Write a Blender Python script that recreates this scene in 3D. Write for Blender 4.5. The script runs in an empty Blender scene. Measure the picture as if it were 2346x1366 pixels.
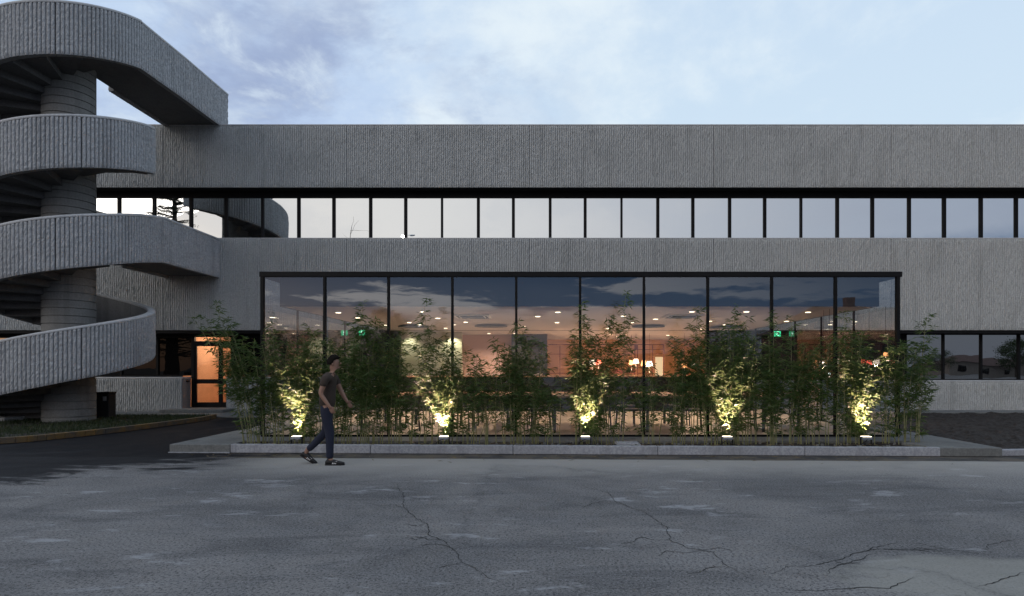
import bpy, math, random
from mathutils import Vector, Matrix, noise
R = math.radians
PI = math.pi
random.seed(7)
SC = bpy.context.scene
COL = SC.collection
# ------------------------------------------------------------------ camera
H = 1.51            # eye height above the road
FPX = 1400.0        # focal length in photo pixels, principal point (1250, 840)
cam = bpy.data.cameras.new("camera")
camo = bpy.data.objects.new("camera", cam); COL.objects.link(camo)
cam.sensor_width = 36; cam.lens = FPX / 2346 * 36
cam.shift_x = (1173 - 1250) / 2346; cam.shift_y = (840 - 683) / 2346
cam.clip_start = 0.05; cam.clip_end = 2000
camo.location = (0, 0, H); camo.rotation_euler = (R(90), 0, 0)
SC.camera = camo
def px(x, D): return (x - 1250) / FPX * D
def pz(y, D): return (840 - y) / FPX * D + H

# ------------------------------------------------------------------ node helpers
class NT:
    def __init__(s, tree):
        s.t = tree; tree.nodes.clear()
    def n(s, typ, ins=None, **kw):
        nd = s.t.nodes.new(typ)
        for k, v in kw.items(): setattr(nd, k, v)
        for k, v in (ins or {}).items(): s.set(nd, k, v)
        return nd
    def set(s, nd, k, v):
        sock = nd.inputs[k]
        if isinstance(v, bpy.types.NodeSocket): s.t.links.new(v, sock)
        elif isinstance(v, bpy.types.Node): s.t.links.new(v.outputs[0], sock)
        else: sock.default_value = v
    def m(s, op, a, b=None, c=None, clamp=False):
        nd = s.n('ShaderNodeMath', operation=op, use_clamp=clamp)
        for i, v in enumerate((a, b, c)):
            if v is not None: s.set(nd, i, v)
        return nd.outputs[0]
    def vm(s, op, a, b=None):
        nd = s.n('ShaderNodeVectorMath', operation=op)
        s.set(nd, 0, a)
        if b is not None: s.set(nd, 1, b)
        return nd.outputs[0]
    def mix(s, f, a, b, blend='MIX'):
        nd = s.n('ShaderNodeMix', data_type='RGBA', blend_type=blend)
        s.set(nd, 0, f)
        for i, v in ((6, a), (7, b)):
            if isinstance(v, tuple) and len(v) == 3: v = (*v, 1)
            s.set(nd, i, v)
        return nd.outputs[2]
    def mr(s, v, a, b, c=0.0, d=1.0, smooth=True):
        nd = s.n('ShaderNodeMapRange', interpolation_type='SMOOTHSTEP' if smooth else 'LINEAR')
        for i, x in enumerate((v, a, b, c, d)): s.set(nd, i, x)
        return nd.outputs[0]
    def noise(s, vec, scale, detail=4, rough=.55, dist=0.0):
        return s.n('ShaderNodeTexNoise', {'Vector': vec, 'Scale': scale, 'Detail': detail, 'Roughness': rough, 'Distortion': dist}).outputs[0]
    def xyz(s, vec):
        nd = s.n('ShaderNodeSeparateXYZ'); s.set(nd, 0, vec); return nd.outputs
    def comb(s, x, y, z):
        nd = s.n('ShaderNodeCombineXYZ')
        for i, v in enumerate((x, y, z)): s.set(nd, i, v)
        return nd.outputs[0]

# ------------------------------------------------------------------ world: dusk sky with broken cloud
SUN_AZ = (-0.62, -0.78)      # afterglow: behind the camera, to the left
SUN_EL = 5.0
w = bpy.data.worlds.new("World"); SC.world = w; w.use_nodes = True
N = NT(w.node_tree)
out = N.n('ShaderNodeOutputWorld'); bg = N.n('ShaderNodeBackground'); bg.inputs[1].default_value = 0.1
N.t.links.new(bg.outputs[0], out.inputs[0])
sky = N.n('ShaderNodeTexSky', sky_type='NISHITA', sun_disc=False, sun_elevation=R(SUN_EL),
          sun_rotation=math.atan2(SUN_AZ[0], SUN_AZ[1]), air_density=1.2, dust_density=1.5, ozone_density=2.0)
gen = N.n('ShaderNodeTexCoord').outputs['Generated']
X, Y, Z = N.xyz(gen)
zc = N.m('ADD', N.m('MAXIMUM', Z, 0.0), 0.22)
P = N.comb(N.m('DIVIDE', X, zc), N.m('DIVIDE', Y, zc), 0.0)
n1 = N.noise(P, 1.15, 8, .62, .35)
n2 = N.noise(N.vm('ADD', P, (7.3, 2.1, 0)), 3.2, 6, .6, .2)
n3 = N.noise(N.vm('ADD', P, (1.3, 9.1, 3)), .55, 3, .5)
nn = N.m('ADD', N.m('MULTIPLY', n1, .7), N.m('MULTIPLY', n2, .3))
front = N.mr(Y, -.25, .25)
# front hemisphere (what the photograph sees above the roof)
rightF = N.mr(X, -.35, .15)
baseF = N.mix(rightF, (5.9, 7.4, 10.0), (7.1, 8.7, 10.3))
baseF = N.mix(N.mr(Z, .30, .62), baseF, (6.5, 8.1, 10.1))
brightF = N.mr(nn, .44, .60)
colF = N.mix(N.m('MULTIPLY', brightF, .85), baseF, (9.4, 10.4, 11.0))
n5 = N.noise(N.vm('ADD', P, (5.1, 8.8, 2)), 4.6, 8, .62, .3)
n4 = N.noise(N.vm('ADD', P, (3.7, .6, 0)), 1.5, 8, .62, .5)
darkAmt = N.m('MULTIPLY', N.mr(N.m('ADD', N.m('MULTIPLY', n4, .6), N.m('MULTIPLY', n5, .4)), .43, .62), N.mr(X, .10, -.10))
colF = N.mix(N.m('MULTIPLY', darkAmt, .85), colF, (3.5, 4.35, 6.7))
colF = N.mix(N.m('MULTIPLY', N.mr(n5, .50, .72), N.mr(X, .15, -.1, 0.0, .75)), colF, (8.2, 9.5, 10.8))
# rear hemisphere (what the windows mirror): pale afterglow on the left, heavy blue cloud to the right and low down
rr = N.mr(X, -.30, .65)
hiB = N.mix(rr, (10.6, 10.4, 10.4), (4.3, 4.9, 6.3))
hiB = N.mix(N.m('MULTIPLY', N.mr(n1, .42, .6), .25), hiB, (5.5, 6.2, 7.6))
loB = N.mix(rr, (10.5, 10.2, 10.6), (1.2, 2.1, 3.8))
Q = N.comb(N.m('MULTIPLY', X, 3.4), N.m('MULTIPLY', Z, 19.0), N.m('MULTIPLY', Y, 1.2))
band = N.mr(N.noise(Q, 1.35, 7, .6, .25), .45, .53)
loB = N.mix(N.m('MULTIPLY', band, .92), loB, (.6, 1.5, 3.3))
loB = N.mix(N.mr(Z, .105, .055), loB, N.mix(rr, (3.0, 2.7, 3.1), (2.0, 2.4, 3.1)))
colB = N.mix(N.mr(Z, .145, .19), loB, hiB)
colB = N.mix(N.mr(Z, .5, .9), colB, (5.2, 6.6, 8.8))
cl = N.mix(front, colB, colF)
fin = N.mix(.86, sky.outputs[0], cl)
fin = N.mix(N.mr(Z, -.02, .0), (.6, .6, .65), fin)
N.t.links.new(fin, bg.inputs[0])

sl = bpy.data.lights.new("sun", 'SUN'); sl.energy = 0.35; sl.angle = R(25); sl.color = (1, .93, .86)
so = bpy.data.objects.new("sun", sl); COL.objects.link(so)
sd = Vector((SUN_AZ[0], SUN_AZ[1], math.tan(R(22))))
so.rotation_euler = sd.to_track_quat('Z', 'Y').to_euler(); so.location = (-10, -10, 20)
vs = SC.view_settings
vs.view_transform = 'Standard'; vs.look = 'None'; vs.exposure = 0.0; vs.gamma = 1.0; vs.use_curve_mapping = False
SC.cycles.max_bounces = 8; SC.cycles.transparent_max_bounces = 24; SC.cycles.sample_clamp_indirect = 4.0
SC.cycles.caustics_reflective = False; SC.cycles.caustics_refractive = False

# ------------------------------------------------------------------ materials
MATS = {}
def mat(name, color=(.5, .5, .5), rough=.7, metal=0.0, bump=0.0, bscale=40.0, var=0.0, vscale=3.0, spec=.5, emit=None, es=0.0, color2=None, coord='Object'):
    m = bpy.data.materials.new(name); m.use_nodes = True
    K = NT(m.node_tree)
    o = K.n('ShaderNodeOutputMaterial'); b = K.n('ShaderNodeBsdfPrincipled')
    K.t.links.new(b.outputs[0], o.inputs[0])
    b.inputs['Roughness'].default_value = rough; b.inputs['Metallic'].default_value = metal
    b.inputs['Specular IOR Level'].default_value = spec
    b.inputs['Base Color'].default_value = (*color, 1)
    tc = K.n('ShaderNodeTexCoord').outputs[coord]
    if var > 0:
        c2 = color2 or tuple(c * (1 - var) for c in color)
        f = K.noise(tc, vscale, 6, .6)
        K.set(b, 'Base Color', K.mix(K.mr(f, .3, .7), color, c2))
    if bump > 0:
        bp = K.n('ShaderNodeBump', {'Height': K.noise(tc, bscale, 5, .65), 'Strength': min(1, bump), 'Distance': .01})
        K.set(b, 'Normal', bp)
    if emit:
        b.inputs['Emission Color'].default_value = (*emit, 1); b.inputs['Emission Strength'].default_value = es
    MATS[name] = m
    return m

def concrete_mat(name, c1, c2, stain=.25):
    m = bpy.data.materials.new(name); m.use_nodes = True
    K = NT(m.node_tree)
    o = K.n('ShaderNodeOutputMaterial'); b = K.n('ShaderNodeBsdfPrincipled', {'Roughness': .9, 'Specular IOR Level': .25})
    K.t.links.new(b.outputs[0], o.inputs[0])
    tc = K.n('ShaderNodeTexCoord').outputs['Object']
    x, y, z = K.xyz(tc)
    fine = K.noise(tc, 26, 5, .7)
    big = K.noise(tc, .9, 5, .6)
    streak = K.noise(K.comb(K.m('MULTIPLY', x, 3.5), K.m('MULTIPLY', y, 3.5), K.m('MULTIPLY', z, .35)), 1.0, 5, .6)
    c = K.mix(K.mr(fine, .35, .65), c1, c2)
    c = K.mix(K.m('MULTIPLY', K.mr(big, .45, .7), stain), c, tuple(v * .55 for v in c1))
    c = K.mix(K.m('MULTIPLY', K.mr(streak, .50, .70), min(1, stain * 1.6)), c, tuple(v * .55 for v in c1))
    spk = K.noise(tc, 9, 4, .8)
    c = K.mix(K.m('MULTIPLY', K.mr(spk, .55, .72), .45), c, tuple(v * .6 for v in c1))
    K.set(b, 'Base Color', c)
    bp = K.n('ShaderNodeBump', {'Height': K.noise(tc, 55, 5, .7), 'Strength': .6, 'Distance': .008})
    K.set(b, 'Normal', bp)
    return m
M = {}
M['rib'] = concrete_mat('ribbed_concrete', (.57, .585, .58), (.40, .41, .41))
M['ribs'] = concrete_mat('ribbed_concrete_stair', (.52, .53, .54), (.36, .37, .38), .35)
M['smooth'] = concrete_mat('smooth_concrete', (.27, .275, .28), (.22, .222, .225), .3)
M['column'] = concrete_mat('board_marked_concrete', (.32, .32, .31), (.26, .26, .25), .25)
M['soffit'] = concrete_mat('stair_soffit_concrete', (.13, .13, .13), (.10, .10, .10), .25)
M['cope'] = concrete_mat('coping_concrete', (.58, .585, .59), (.48, .485, .49), .2)
M['slab'] = concrete_mat('path_concrete', (.21, .215, .21), (.14, .145, .142), .55)
M['kerb'] = concrete_mat('kerb_stone', (.40, .41, .44), (.27, .28, .31), .5)
M['black'] = mat('black_metal', (.010, .010, .011), .6, spec=.15, var=.3)
M['blackm'] = mat('black_matt', (.010, .010, .010), .9)
M['dark'] = mat('dark_void_panel', (.02, .021, .023), .8)
M['soil'] = mat('garden_soil', (.030, .023, .019), .95, bump=1, bscale=18, var=.6, vscale=9)
M['yellow'] = mat('worn_yellow_paint', (.17, .10, .03), .9, bump=.4, bscale=30, var=.5, vscale=3.5, color2=(.07, .06, .05))
M['ceil'] = mat('plaster_ceiling', (.50, .47, .49), .75, bump=.03, bscale=60)
M['floor'] = mat('resin_floor', (.66, .52, .38), .38, var=.3, vscale=1.2)
M['cream'] = mat('cream_wall', (.66, .66, .50), .8, bump=.05)
M['pink'] = mat('pale_pink_wall', (.60, .42, .36), .8, bump=.05)
M['orange'] = mat('terracotta_wall', (.62, .37, .23), .8, bump=.05, var=.12)
M['oxred'] = mat('oxblood_metal', (.09, .018, .016), .5)
M['wood'] = mat('oiled_wood', (.50, .29, .18), .5, var=.35, vscale=8)
M['dwood'] = mat('dark_wood', (.025, .02, .018), .5)
M['ltmetal'] = mat('brushed_aluminium', (.55, .57, .60), .38, metal=.7, var=.1)
M['lampgrey'] = mat('grey_lacquer', (.22, .24, .27), .6)
M['rubber'] = mat('black_rubber', (.01, .01, .01), .7)
M['brick'] = mat('red_brick_wall', (.20, .085, .06), .9, var=.3, vscale=6)
M['render'] = mat('pale_render_wall', (.20, .17, .15), .9, var=.2)
M['tile'] = mat('roof_tiles', (.10, .055, .045), .85, var=.4, vscale=3, bump=.5, bscale=12)
M['bark'] = mat('bark', (.06, .045, .035), .95, bump=.8, bscale=22, var=.4)
M['white'] = mat('white_enamel', (.75, .74, .72), .5)
M['ceramic'] = mat('glazed_ceramic', (.78, .72, .66), .25)
M['disc'] = mat('blue_grey_felt', (.045, .06, .085), .95)
M['glow'] = mat('downlight_lens', (.9, .8, .65), .5, emit=(1, .82, .60), es=6)
M['spotlens'] = mat('spotlight_lens', (.9, .85, .7), .3, emit=(1, .84, .6), es=5)
M['shade_w'] = mat('white_lampshade', (.9, .85, .78), .8, emit=(1, .82, .62), es=2.6)
M['shade_o'] = mat('amber_lampshade', (.8, .4, .2), .8, emit=(1, .42, .14), es=1.5)
M['shade_r'] = mat('red_lampshade', (.8, .15, .1), .8, emit=(1, .13, .08), es=1.3)
M['exit'] = mat('exit_sign_green', (.02, .4, .2), .5, emit=(.05, .75, .32), es=1.4)
M['exitw'] = mat('exit_sign_white', (.8, .9, .85), .5, emit=(.8, 1, .9), es=1.8)
M['exitglow'] = M['exitw']
M['streetlamp'] = mat('street_lamp_lens', (.9, .9, .85), .4, emit=(1, .95, .85), es=20)
M['skin'] = mat('skin', (.26, .145, .10), .55)
M['shirt'] = mat('brown_cotton', (.050, .035, .026), .9, bump=1, bscale=9, var=.3)
M['jeans'] = mat('dark_blue_denim', (.012, .016, .036), .9, bump=1, bscale=11, var=.3)
M['hair'] = mat('dark_hair', (.010, .008, .006), .9, spec=.1, bump=.6, bscale=70)
M['shoe'] = mat('black_suede', (.010, .010, .011), .7)
M['stripe'] = mat('white_leather', (.7, .7, .7), .5)

def glass_mat(name, refl, trans=(.8, .85, .85), rough=0.0, dark=None, tint=(1, 1, 1)):
    """thin coated glass: mirror share rising with angle, the rest passes through (or meets a dark back)"""
    m = bpy.data.materials.new(name); m.use_nodes = True
    K = NT(m.node_tree); o = K.n('ShaderNodeOutputMaterial')
    g = K.n('ShaderNodeBsdfGlossy', {'Color': (*tint, 1), 'Roughness': rough})
    tc = K.n('ShaderNodeTexCoord').outputs['Object']
    bp = K.n('ShaderNodeBump', {'Height': K.noise(tc, 1.3, 2, .5), 'Strength': .12, 'Distance': .01})
    K.set(g, 'Normal', bp)
    geo = K.n('ShaderNodeNewGeometry')
    dt = K.n('ShaderNodeVectorMath', operation='DOT_PRODUCT'); K.set(dt, 0, geo.outputs['Incoming']); K.set(dt, 1, geo.outputs['Normal'])
    c = K.m('SUBTRACT', 1.0, K.m('ABSOLUTE', dt.outputs['Value']), clamp=True)
    f = K.m('ADD', refl, K.m('MULTIPLY', K.m('POWER', c, 5.0), 1 - refl), clamp=True)
    if dark:
        back = K.n('ShaderNodeBsdfDiffuse', {'Color': (*dark, 1)})
    else:
        back = K.n('ShaderNodeBsdfTransparent', {'Color': (*trans, 1)})
    mx = K.n('ShaderNodeMixShader'); K.set(mx, 0, f)
    K.t.links.new(back.outputs[0], mx.inputs[1]); K.t.links.new(g.outputs[0], mx.inputs[2])
    K.t.links.new(mx.outputs[0], o.inputs[0])
    return m
M['glass'] = glass_mat('pavilion_glass', .19, (.93, .95, .95), tint=(.92, .96, 1))
M['mirror'] = glass_mat('mirror_coated_glass', .74, dark=(.006, .006, .007), tint=(.98, 1, 1.0))
M['mirror2'] = glass_mat('dark_mirror_glass', .40, dark=(.006, .006, .007))
M['dimglass'] = glass_mat('dulled_window_glass', .02, dark=(.004, .004, .004))
M['doorglass'] = glass_mat('door_glass', .04, (.9, .9, .9))

# foliage: translucent leaf with per-leaf variation
def leaf_mat(name, c1, c2, trl=.35):
    m = bpy.data.materials.new(name); m.use_nodes = True
    K = NT(m.node_tree); o = K.n('ShaderNodeOutputMaterial')
    rnd = K.n('ShaderNodeNewGeometry').outputs['Random Per Island']
    c = K.mix(rnd, c1, c2)
    b = K.n('ShaderNodeBsdfPrincipled', {'Roughness': .45, 'Specular IOR Level': .35}); K.set(b, 'Base Color', c)
    t = K.n('ShaderNodeBsdfTranslucent'); K.set(t, 'Color', K.mix(.4, c, (.14, .17, .05)))
    mx = K.n('ShaderNodeMixShader'); mx.inputs[0].default_value = trl
    K.t.links.new(b.outputs[0], mx.inputs[1]); K.t.links.new(t.outputs[0], mx.inputs[2]); K.t.links.new(mx.outputs[0], o.inputs[0])
    return m
M['bamboo'] = leaf_mat('bamboo_leaf', (.030, .080, .018), (.12, .175, .052))
M['culm'] = mat('bamboo_culm', (.27, .27, .12), .5, var=.5, vscale=6)
M['treeleaf'] = leaf_mat('tree_leaf', (.018, .04, .012), (.035, .06, .02), .15)
M['needle'] = leaf_mat('cedar_needles', (.012, .025, .014), (.022, .04, .022), .1)
M['grass'] = leaf_mat('grass_blade', (.012, .026, .008), (.032, .048, .016), .2)

# asphalt with patches, cracks and the newer black driveway
def asphalt():
    m = bpy.data.materials.new('weathered_asphalt'); m.use_nodes = True
    K = NT(m.node_tree); o = K.n('ShaderNodeOutputMaterial')
    b = K.n('ShaderNodeBsdfPrincipled', {'Specular IOR Level': .12}); K.t.links.new(b.outputs[0], o.inputs[0])
    tc = K.n('ShaderNodeTexCoord').outputs['Object']
    x, y, z = K.xyz(tc)
    grit = K.noise(tc, 42, 3, .75)
    fine = K.noise(tc, 60, 2, .9)
    mid = K.noise(tc, 2.6, 6, .65, .4)
    big = K.noise(tc, .42, 5, .6, .6)
    str_ = K.noise(K.comb(K.m('MULTIPLY', x, .5), K.m('MULTIPLY', y, 1.7), 0.0), 1.1, 6, .65, .8)
    c = K.mix(K.mr(big, .36, .64), (.215, .205, .198), (.132, .128, .127))
    c = K.mix(K.m('MULTIPLY', K.mr(mid, .35, .7), .25), c, (.205, .212, .225))
    c = K.mix(K.m('MULTIPLY', K.mr(str_, .48, .66), .5), c, (.066, .066, .070))
    c = K.mix(K.m('MULTIPLY', K.mr(grit, .50, .60), .8), c, (.040, .041, .045))
    c = K.mix(K.m('MULTIPLY', K.mr(fine, .54, .66), .6), c, (.34, .34, .35))
    # pale scuffs
    sc = K.noise(K.comb(K.m('MULTIPLY', x, .7), K.m('MULTIPLY', y, 1.8), 5.0), 1.5, 4, .75, .3)
    c = K.mix(K.m('MULTIPLY', K.mr(sc, .58, .70), .6), c, (.36, .365, .38))
    # pale worn margin next to the kerb
    nz = K.m('MULTIPLY', K.m('SUBTRACT', K.noise(tc, 1.1, 5, .6), .5), 1.0)
    mar = K.m('MULTIPLY', K.mr(K.m('ADD', y, nz), 7.9, 9.7), K.mr(x, -5.2, -4.0))
    c = K.mix(K.m('MULTIPLY', mar, .75), c, (.37, .355, .33))
    # sandy repair patch, bottom right
    dx = K.m('DIVIDE', K.m('SUBTRACT', x, 3.4), 1.5); dy = K.m('DIVIDE', K.m('SUBTRACT', y, 4.35), .55)
    rr_ = K.m('ADD', K.m('SQRT', K.m('ADD', K.m('MULTIPLY', dx, dx), K.m('MULTIPLY', dy, dy))), K.m('MULTIPLY', nz, 1.1))
    c = K.mix(K.m('MULTIPLY', K.mr(rr_, 1.05, .75), .6), c, (.30, .295, .265))
    # strip of dirt and new tar in the gutter
    yk = K.m('ADD', y, K.m('MULTIPLY', x, .034))
    gut = K.mr(K.m('ADD', yk, K.m('MULTIPLY', nz, .16)), 9.92, 9.99)
    gc = K.mix(K.mr(K.noise(tc, 2.2, 5, .7), .4, .6), (.028, .028, .031), (.10, .083, .066))
    c = K.mix(K.m('MULTIPLY', gut, .9), c, gc)
    # black driveway to the left, its edge scuffed into the old surface
    t1 = K.m('SUBTRACT', K.m('SUBTRACT', y, 9.7), K.m('MULTIPLY', K.m('ADD', x, 5.4), 1.15))
    s2 = K.noise(K.comb(K.m('MULTIPLY', x, .6), K.m('MULTIPLY', y, 2.0), 2.0), 1.3, 6, .7, .5)
    t1 = K.m('ADD', t1, K.m('MULTIPLY', K.m('SUBTRACT', s2, .5), 11.0))
    drv = K.m('MULTIPLY', K.mr(t1, -.7, .9), K.mr(K.m('ADD', x, K.m('MULTIPLY', nz, 3.0)), -3.2, -5.4))
    drv = K.m('MAXIMUM', drv, K.m('MULTIPLY', K.mr(y, 9.6, 10.3), K.mr(x, -5.5, -5.8)))
    c = K.mix(K.m('MULTIPLY', drv, .93), c, (.008, .0085, .011))
    # cracks: wandering lines, only here and there
    wob = K.n('ShaderNodeTexNoise', {'Vector': tc, 'Scale': 1.6, 'Detail': 6.0, 'Roughness': .65}).outputs['Color']
    wv = K.vm('ADD', tc, K.vm('MULTIPLY', wob, (1.1, 1.1, 0)))
    vo = K.n('ShaderNodeTexVoronoi', {'Vector': wv, 'Scale': .30}, feature='DISTANCE_TO_EDGE').outputs['Distance']
    vo2 = K.n('ShaderNodeTexVoronoi', {'Vector': K.vm('ADD', wv, (3.1, 7.7, 0)), 'Scale': .55}, feature='DISTANCE_TO_EDGE').outputs['Distance']
    gate = K.mr(K.noise(K.vm('ADD', tc, (4, 1, 0)), .35, 2, .5), .44, .52)
    gate2 = K.mr(K.noise(K.vm('ADD', tc, (9, 5, 0)), .5, 2, .5), .52, .58)
    cr = K.m('MAXIMUM', K.m('MULTIPLY', K.mr(vo, .0042, .0012), gate), K.m('MULTIPLY', K.mr(vo2, .006, .002), gate2))
    cr = K.m('MULTIPLY', cr, K.m('MULTIPLY', K.mr(y, 9.6, 9.0), .25))
    halo = K.m('MULTIPLY', K.mr(vo, .05, .0), K.m('MULTIPLY', gate, .15))
    c = K.mix(halo, c, (.07, .073, .082))
    c = K.mix(K.m('MULTIPLY', cr, .85), c, (.018, .018, .02))
    K.set(b, 'Base Color', c)
    K.set(b, 'Roughness', K.mr(big, .3, .7, .72, .9))
    hgt = K.m('SUBTRACT', K.m('ADD', K.m('MULTIPLY', grit, .6), K.m('MULTIPLY', fine, .3)), K.m('MULTIPLY', cr, 1.5))
    K.set(b, 'Normal', K.n('ShaderNodeBump', {'Height': hgt, 'Strength': .7, 'Distance': .01}))
    return m
M['asphalt'] = asphalt()

# ------------------------------------------------------------------ mesh helpers
class MB:
    def __init__(s): s.v = []; s.f = []
    def add(s, vs, fs):
        o = len(s.v); s.v += [tuple(v) for v in vs]; s.f += [tuple(i + o for i in f) for f in fs]; return s
    def box(s, x0, x1, y0, y1, z0, z1):
        if x0 > x1: x0, x1 = x1, x0
        if y0 > y1: y0, y1 = y1, y0
        if z0 > z1: z0, z1 = z1, z0
        return s.add([(x0, y0, z0), (x1, y0, z0), (x1, y1, z0), (x0, y1, z0), (x0, y0, z1), (x1, y0, z1), (x1, y1, z1), (x0, y1, z1)],
                     [(0, 3, 2, 1), (4, 5, 6, 7), (0, 1, 5, 4), (1, 2, 6, 5), (2, 3, 7, 6), (3, 0, 4, 7)])
    def prism(s, pts, z0, z1):
        n = len(pts)
        vs = [(p[0], p[1], z0) for p in pts] + [(p[0], p[1], z1) for p in pts]
        fs = [tuple(range(n - 1, -1, -1)), tuple(range(n, 2 * n))] + [(i, (i + 1) % n, n + (i + 1) % n, n + i) for i in range(n)]
        return s.add(vs, fs)
    def tube(s, pts, rad, seg=6, cap=True):
        n = len(pts); rings = []
        if not isinstance(rad, (list, tuple)): rad = [rad] * n
        vs = []
        for i, p in enumerate(pts):
            p = Vector(p)
            a = Vector(pts[max(0, i - 1)]); b = Vector(pts[min(n - 1, i + 1)])
            d = (b - a).normalized() if (b - a).length > 1e-9 else Vector((0, 0, 1))
            u = d.orthogonal().normalized() if abs(d.z) < .95 else Vector((1, 0, 0)).cross(d).normalized()
            v_ = d.cross(u)
            for k in range(seg):
                t = 2 * PI * k / seg
                vs.append(p + (u * math.cos(t) + v_ * math.sin(t)) * rad[i])
        fs = []
        for i in range(n - 1):
            for k in range(seg):
                a = i * seg + k; b = i * seg + (k + 1) % seg
                fs.append((a, b, b + seg, a + seg))
        if cap: fs += [tuple(range(seg - 1, -1, -1)), tuple(range((n - 1) * seg, n * seg))]
        return s.add(vs, fs)
    def lathe(s, prof, cx=0, cy=0, seg=32, cap=True):
        vs = []; fs = []
        for r, z in prof:
            for k in range(seg):
                t = 2 * PI * k / seg; vs.append((cx + r * math.cos(t), cy + r * math.sin(t), z))
        for i in range(len(prof) - 1):
            for k in range(seg):
                a = i * seg + k; b = i * seg + (k + 1) % seg
                fs.append((a, b, b + seg, a + seg))
        if cap: fs += [tuple(range(seg - 1, -1, -1)), tuple(range((len(prof) - 1) * seg, len(prof) * seg))]
        return s.add(vs, fs)
    def build(s, name, m, parent=None, smooth=False, bevel=0):
        me = bpy.data.meshes.new(name); me.from_pydata(s.v, [], s.f); me.update()
        me.materials.append(m)
        if smooth: me.polygons.foreach_set('use_smooth', [True] * len(me.polygons))
        o = bpy.data.objects.new(name, me); COL.objects.link(o)
        if parent: o.parent = parent
        if bevel:
            md = o.modifiers.new('bevel', 'BEVEL'); md.width = bevel; md.segments = 2; md.limit_method = 'ANGLE'
        return o
def empty(name, loc=(0, 0, 0), rz=0):
    o = bpy.data.objects.new(name, None); COL.objects.link(o); o.location = loc; o.rotation_euler = (0, 0, rz)
    o.empty_display_size = .2; return o
def tag(o, label=None, cat=None, group=None, kind=None):
    if label: o['label'] = label
    if cat: o['category'] = cat
    if group: o['group'] = group
    if kind: o['kind'] = kind
    return o
def kids(o): return [c for c in COL.objects if c.parent == o]
def copy_tree(o, parent=None):
    c = o.copy(); COL.objects.link(c); c.parent = parent
    for ch in CH.get(o.name, kids(o)): copy_tree(ch, c)
    return c
CH = {}
def remember(root):
    ks = kids(root); CH[root.name] = ks
    for k in ks: remember(k)

def rib_surface(path, zb, zt, mb, pitch=.0605, amp=.044, rowh=.075, rough=.010, seed=0):
    """path(s)->(x,y,nx,ny); vertical split-face ribs standing off the path along the normal"""
    fn, s0, s1 = path
    n = max(1, round((s1 - s0) / pitch)); prof = ((0, 0.0), (.20, .80), (.5, 1.0), (.80, .80))
    cols = []
    for i in range(n):
        for t, a in prof: cols.append((s0 + (i + t) * (s1 - s0) / n, a))
    cols.append((s1, 0.0))
    hmax = max(zt(s0) - zb(s0), zt(s1) - zb(s1)); rows = max(2, round(hmax / rowh))
    rnd = random.Random(seed)
    vs = []
    for s, a in cols:
        x, y, nx, ny = fn(s); b = zb(s); t = zt(s)
        for j in range(rows + 1):
            f = j / rows
            z = b + (t - b) * f
            q = rnd.random()
            d = amp * a + (rough * (q * 2 - 1) * (.4 + a) if a > 0 else 0)
            if a == 1.0 and q > .86: d -= amp * .35
            if j == 0 or j == rows: d *= .6
            vs.append((x + nx * d, y + ny * d, z))
    fs = []
    R1 = rows + 1
    for i in range(len(cols) - 1):
        for j in range(rows):
            a = i * R1 + j
            fs.append((a, a + R1, a + R1 + 1, a + 1))
    mb.add(vs, fs)

# ------------------------------------------------------------------ ground, path, kerbs, soil
g = MB(); g.add([(-300, -300, 0), (300, -300, 0), (300, 300, 0), (-300, 300, 0)], [(0, 1, 2, 3)])
tag(g.build('ground', M['asphalt']), kind='structure')
def gp_(x, y):
    D = H * FPX / (y - 840); return Vector((px(x, D), D))
CRK = [[(905, 1105), (925, 1135), (925, 1165), (950, 1186), (978, 1200), (985, 1228), (1015, 1238), (1030, 1255), (1060, 1290), (1105, 1312), (1165, 1348)],
       [(1290, 1102), (1395, 1130), (1410, 1150), (1480, 1175), (1505, 1192), (1530, 1212), (1532, 1236), (1575, 1256), (1635, 1266), (1668, 1298), (1715, 1318), (1770, 1322)],
       [(1770, 1322), (1800, 1298), (1860, 1297), (1910, 1285), (1960, 1268), (2015, 1258), (2090, 1262), (2160, 1257), (2230, 1268), (2300, 1272)],
       [(1770, 1342), (1830, 1354), (1930, 1350), (1990, 1346), (2040, 1349), (2065, 1336), (2106, 1322)], [(2240, 1345), (2290, 1330), (2346, 1312)],
       [(1890, 1320), (1900, 1305), (1960, 1285), (2000, 1270)], [(2260, 1262), (2262, 1248), (2346, 1235)], [(880, 1118), (945, 1122)], [(30, 1300), (110, 1290)]]
rnd = random.Random(31)
for cl_ in list(CRK[:3]):          # short side branches off the long cracks
    for q in cl_[2:-2]:
        if rnd.random() < .7:
            d_ = rnd.choice((-1, 1)); x_, y_ = q; br = [q]
            for i in range(rnd.randint(2, 4)):
                x_ += d_ * rnd.uniform(14, 40); y_ += rnd.uniform(-9, 12); br.append((x_, max(y_, 1085)))
            CRK.append(br)
ck = MB(); rnd = random.Random(21)
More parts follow.
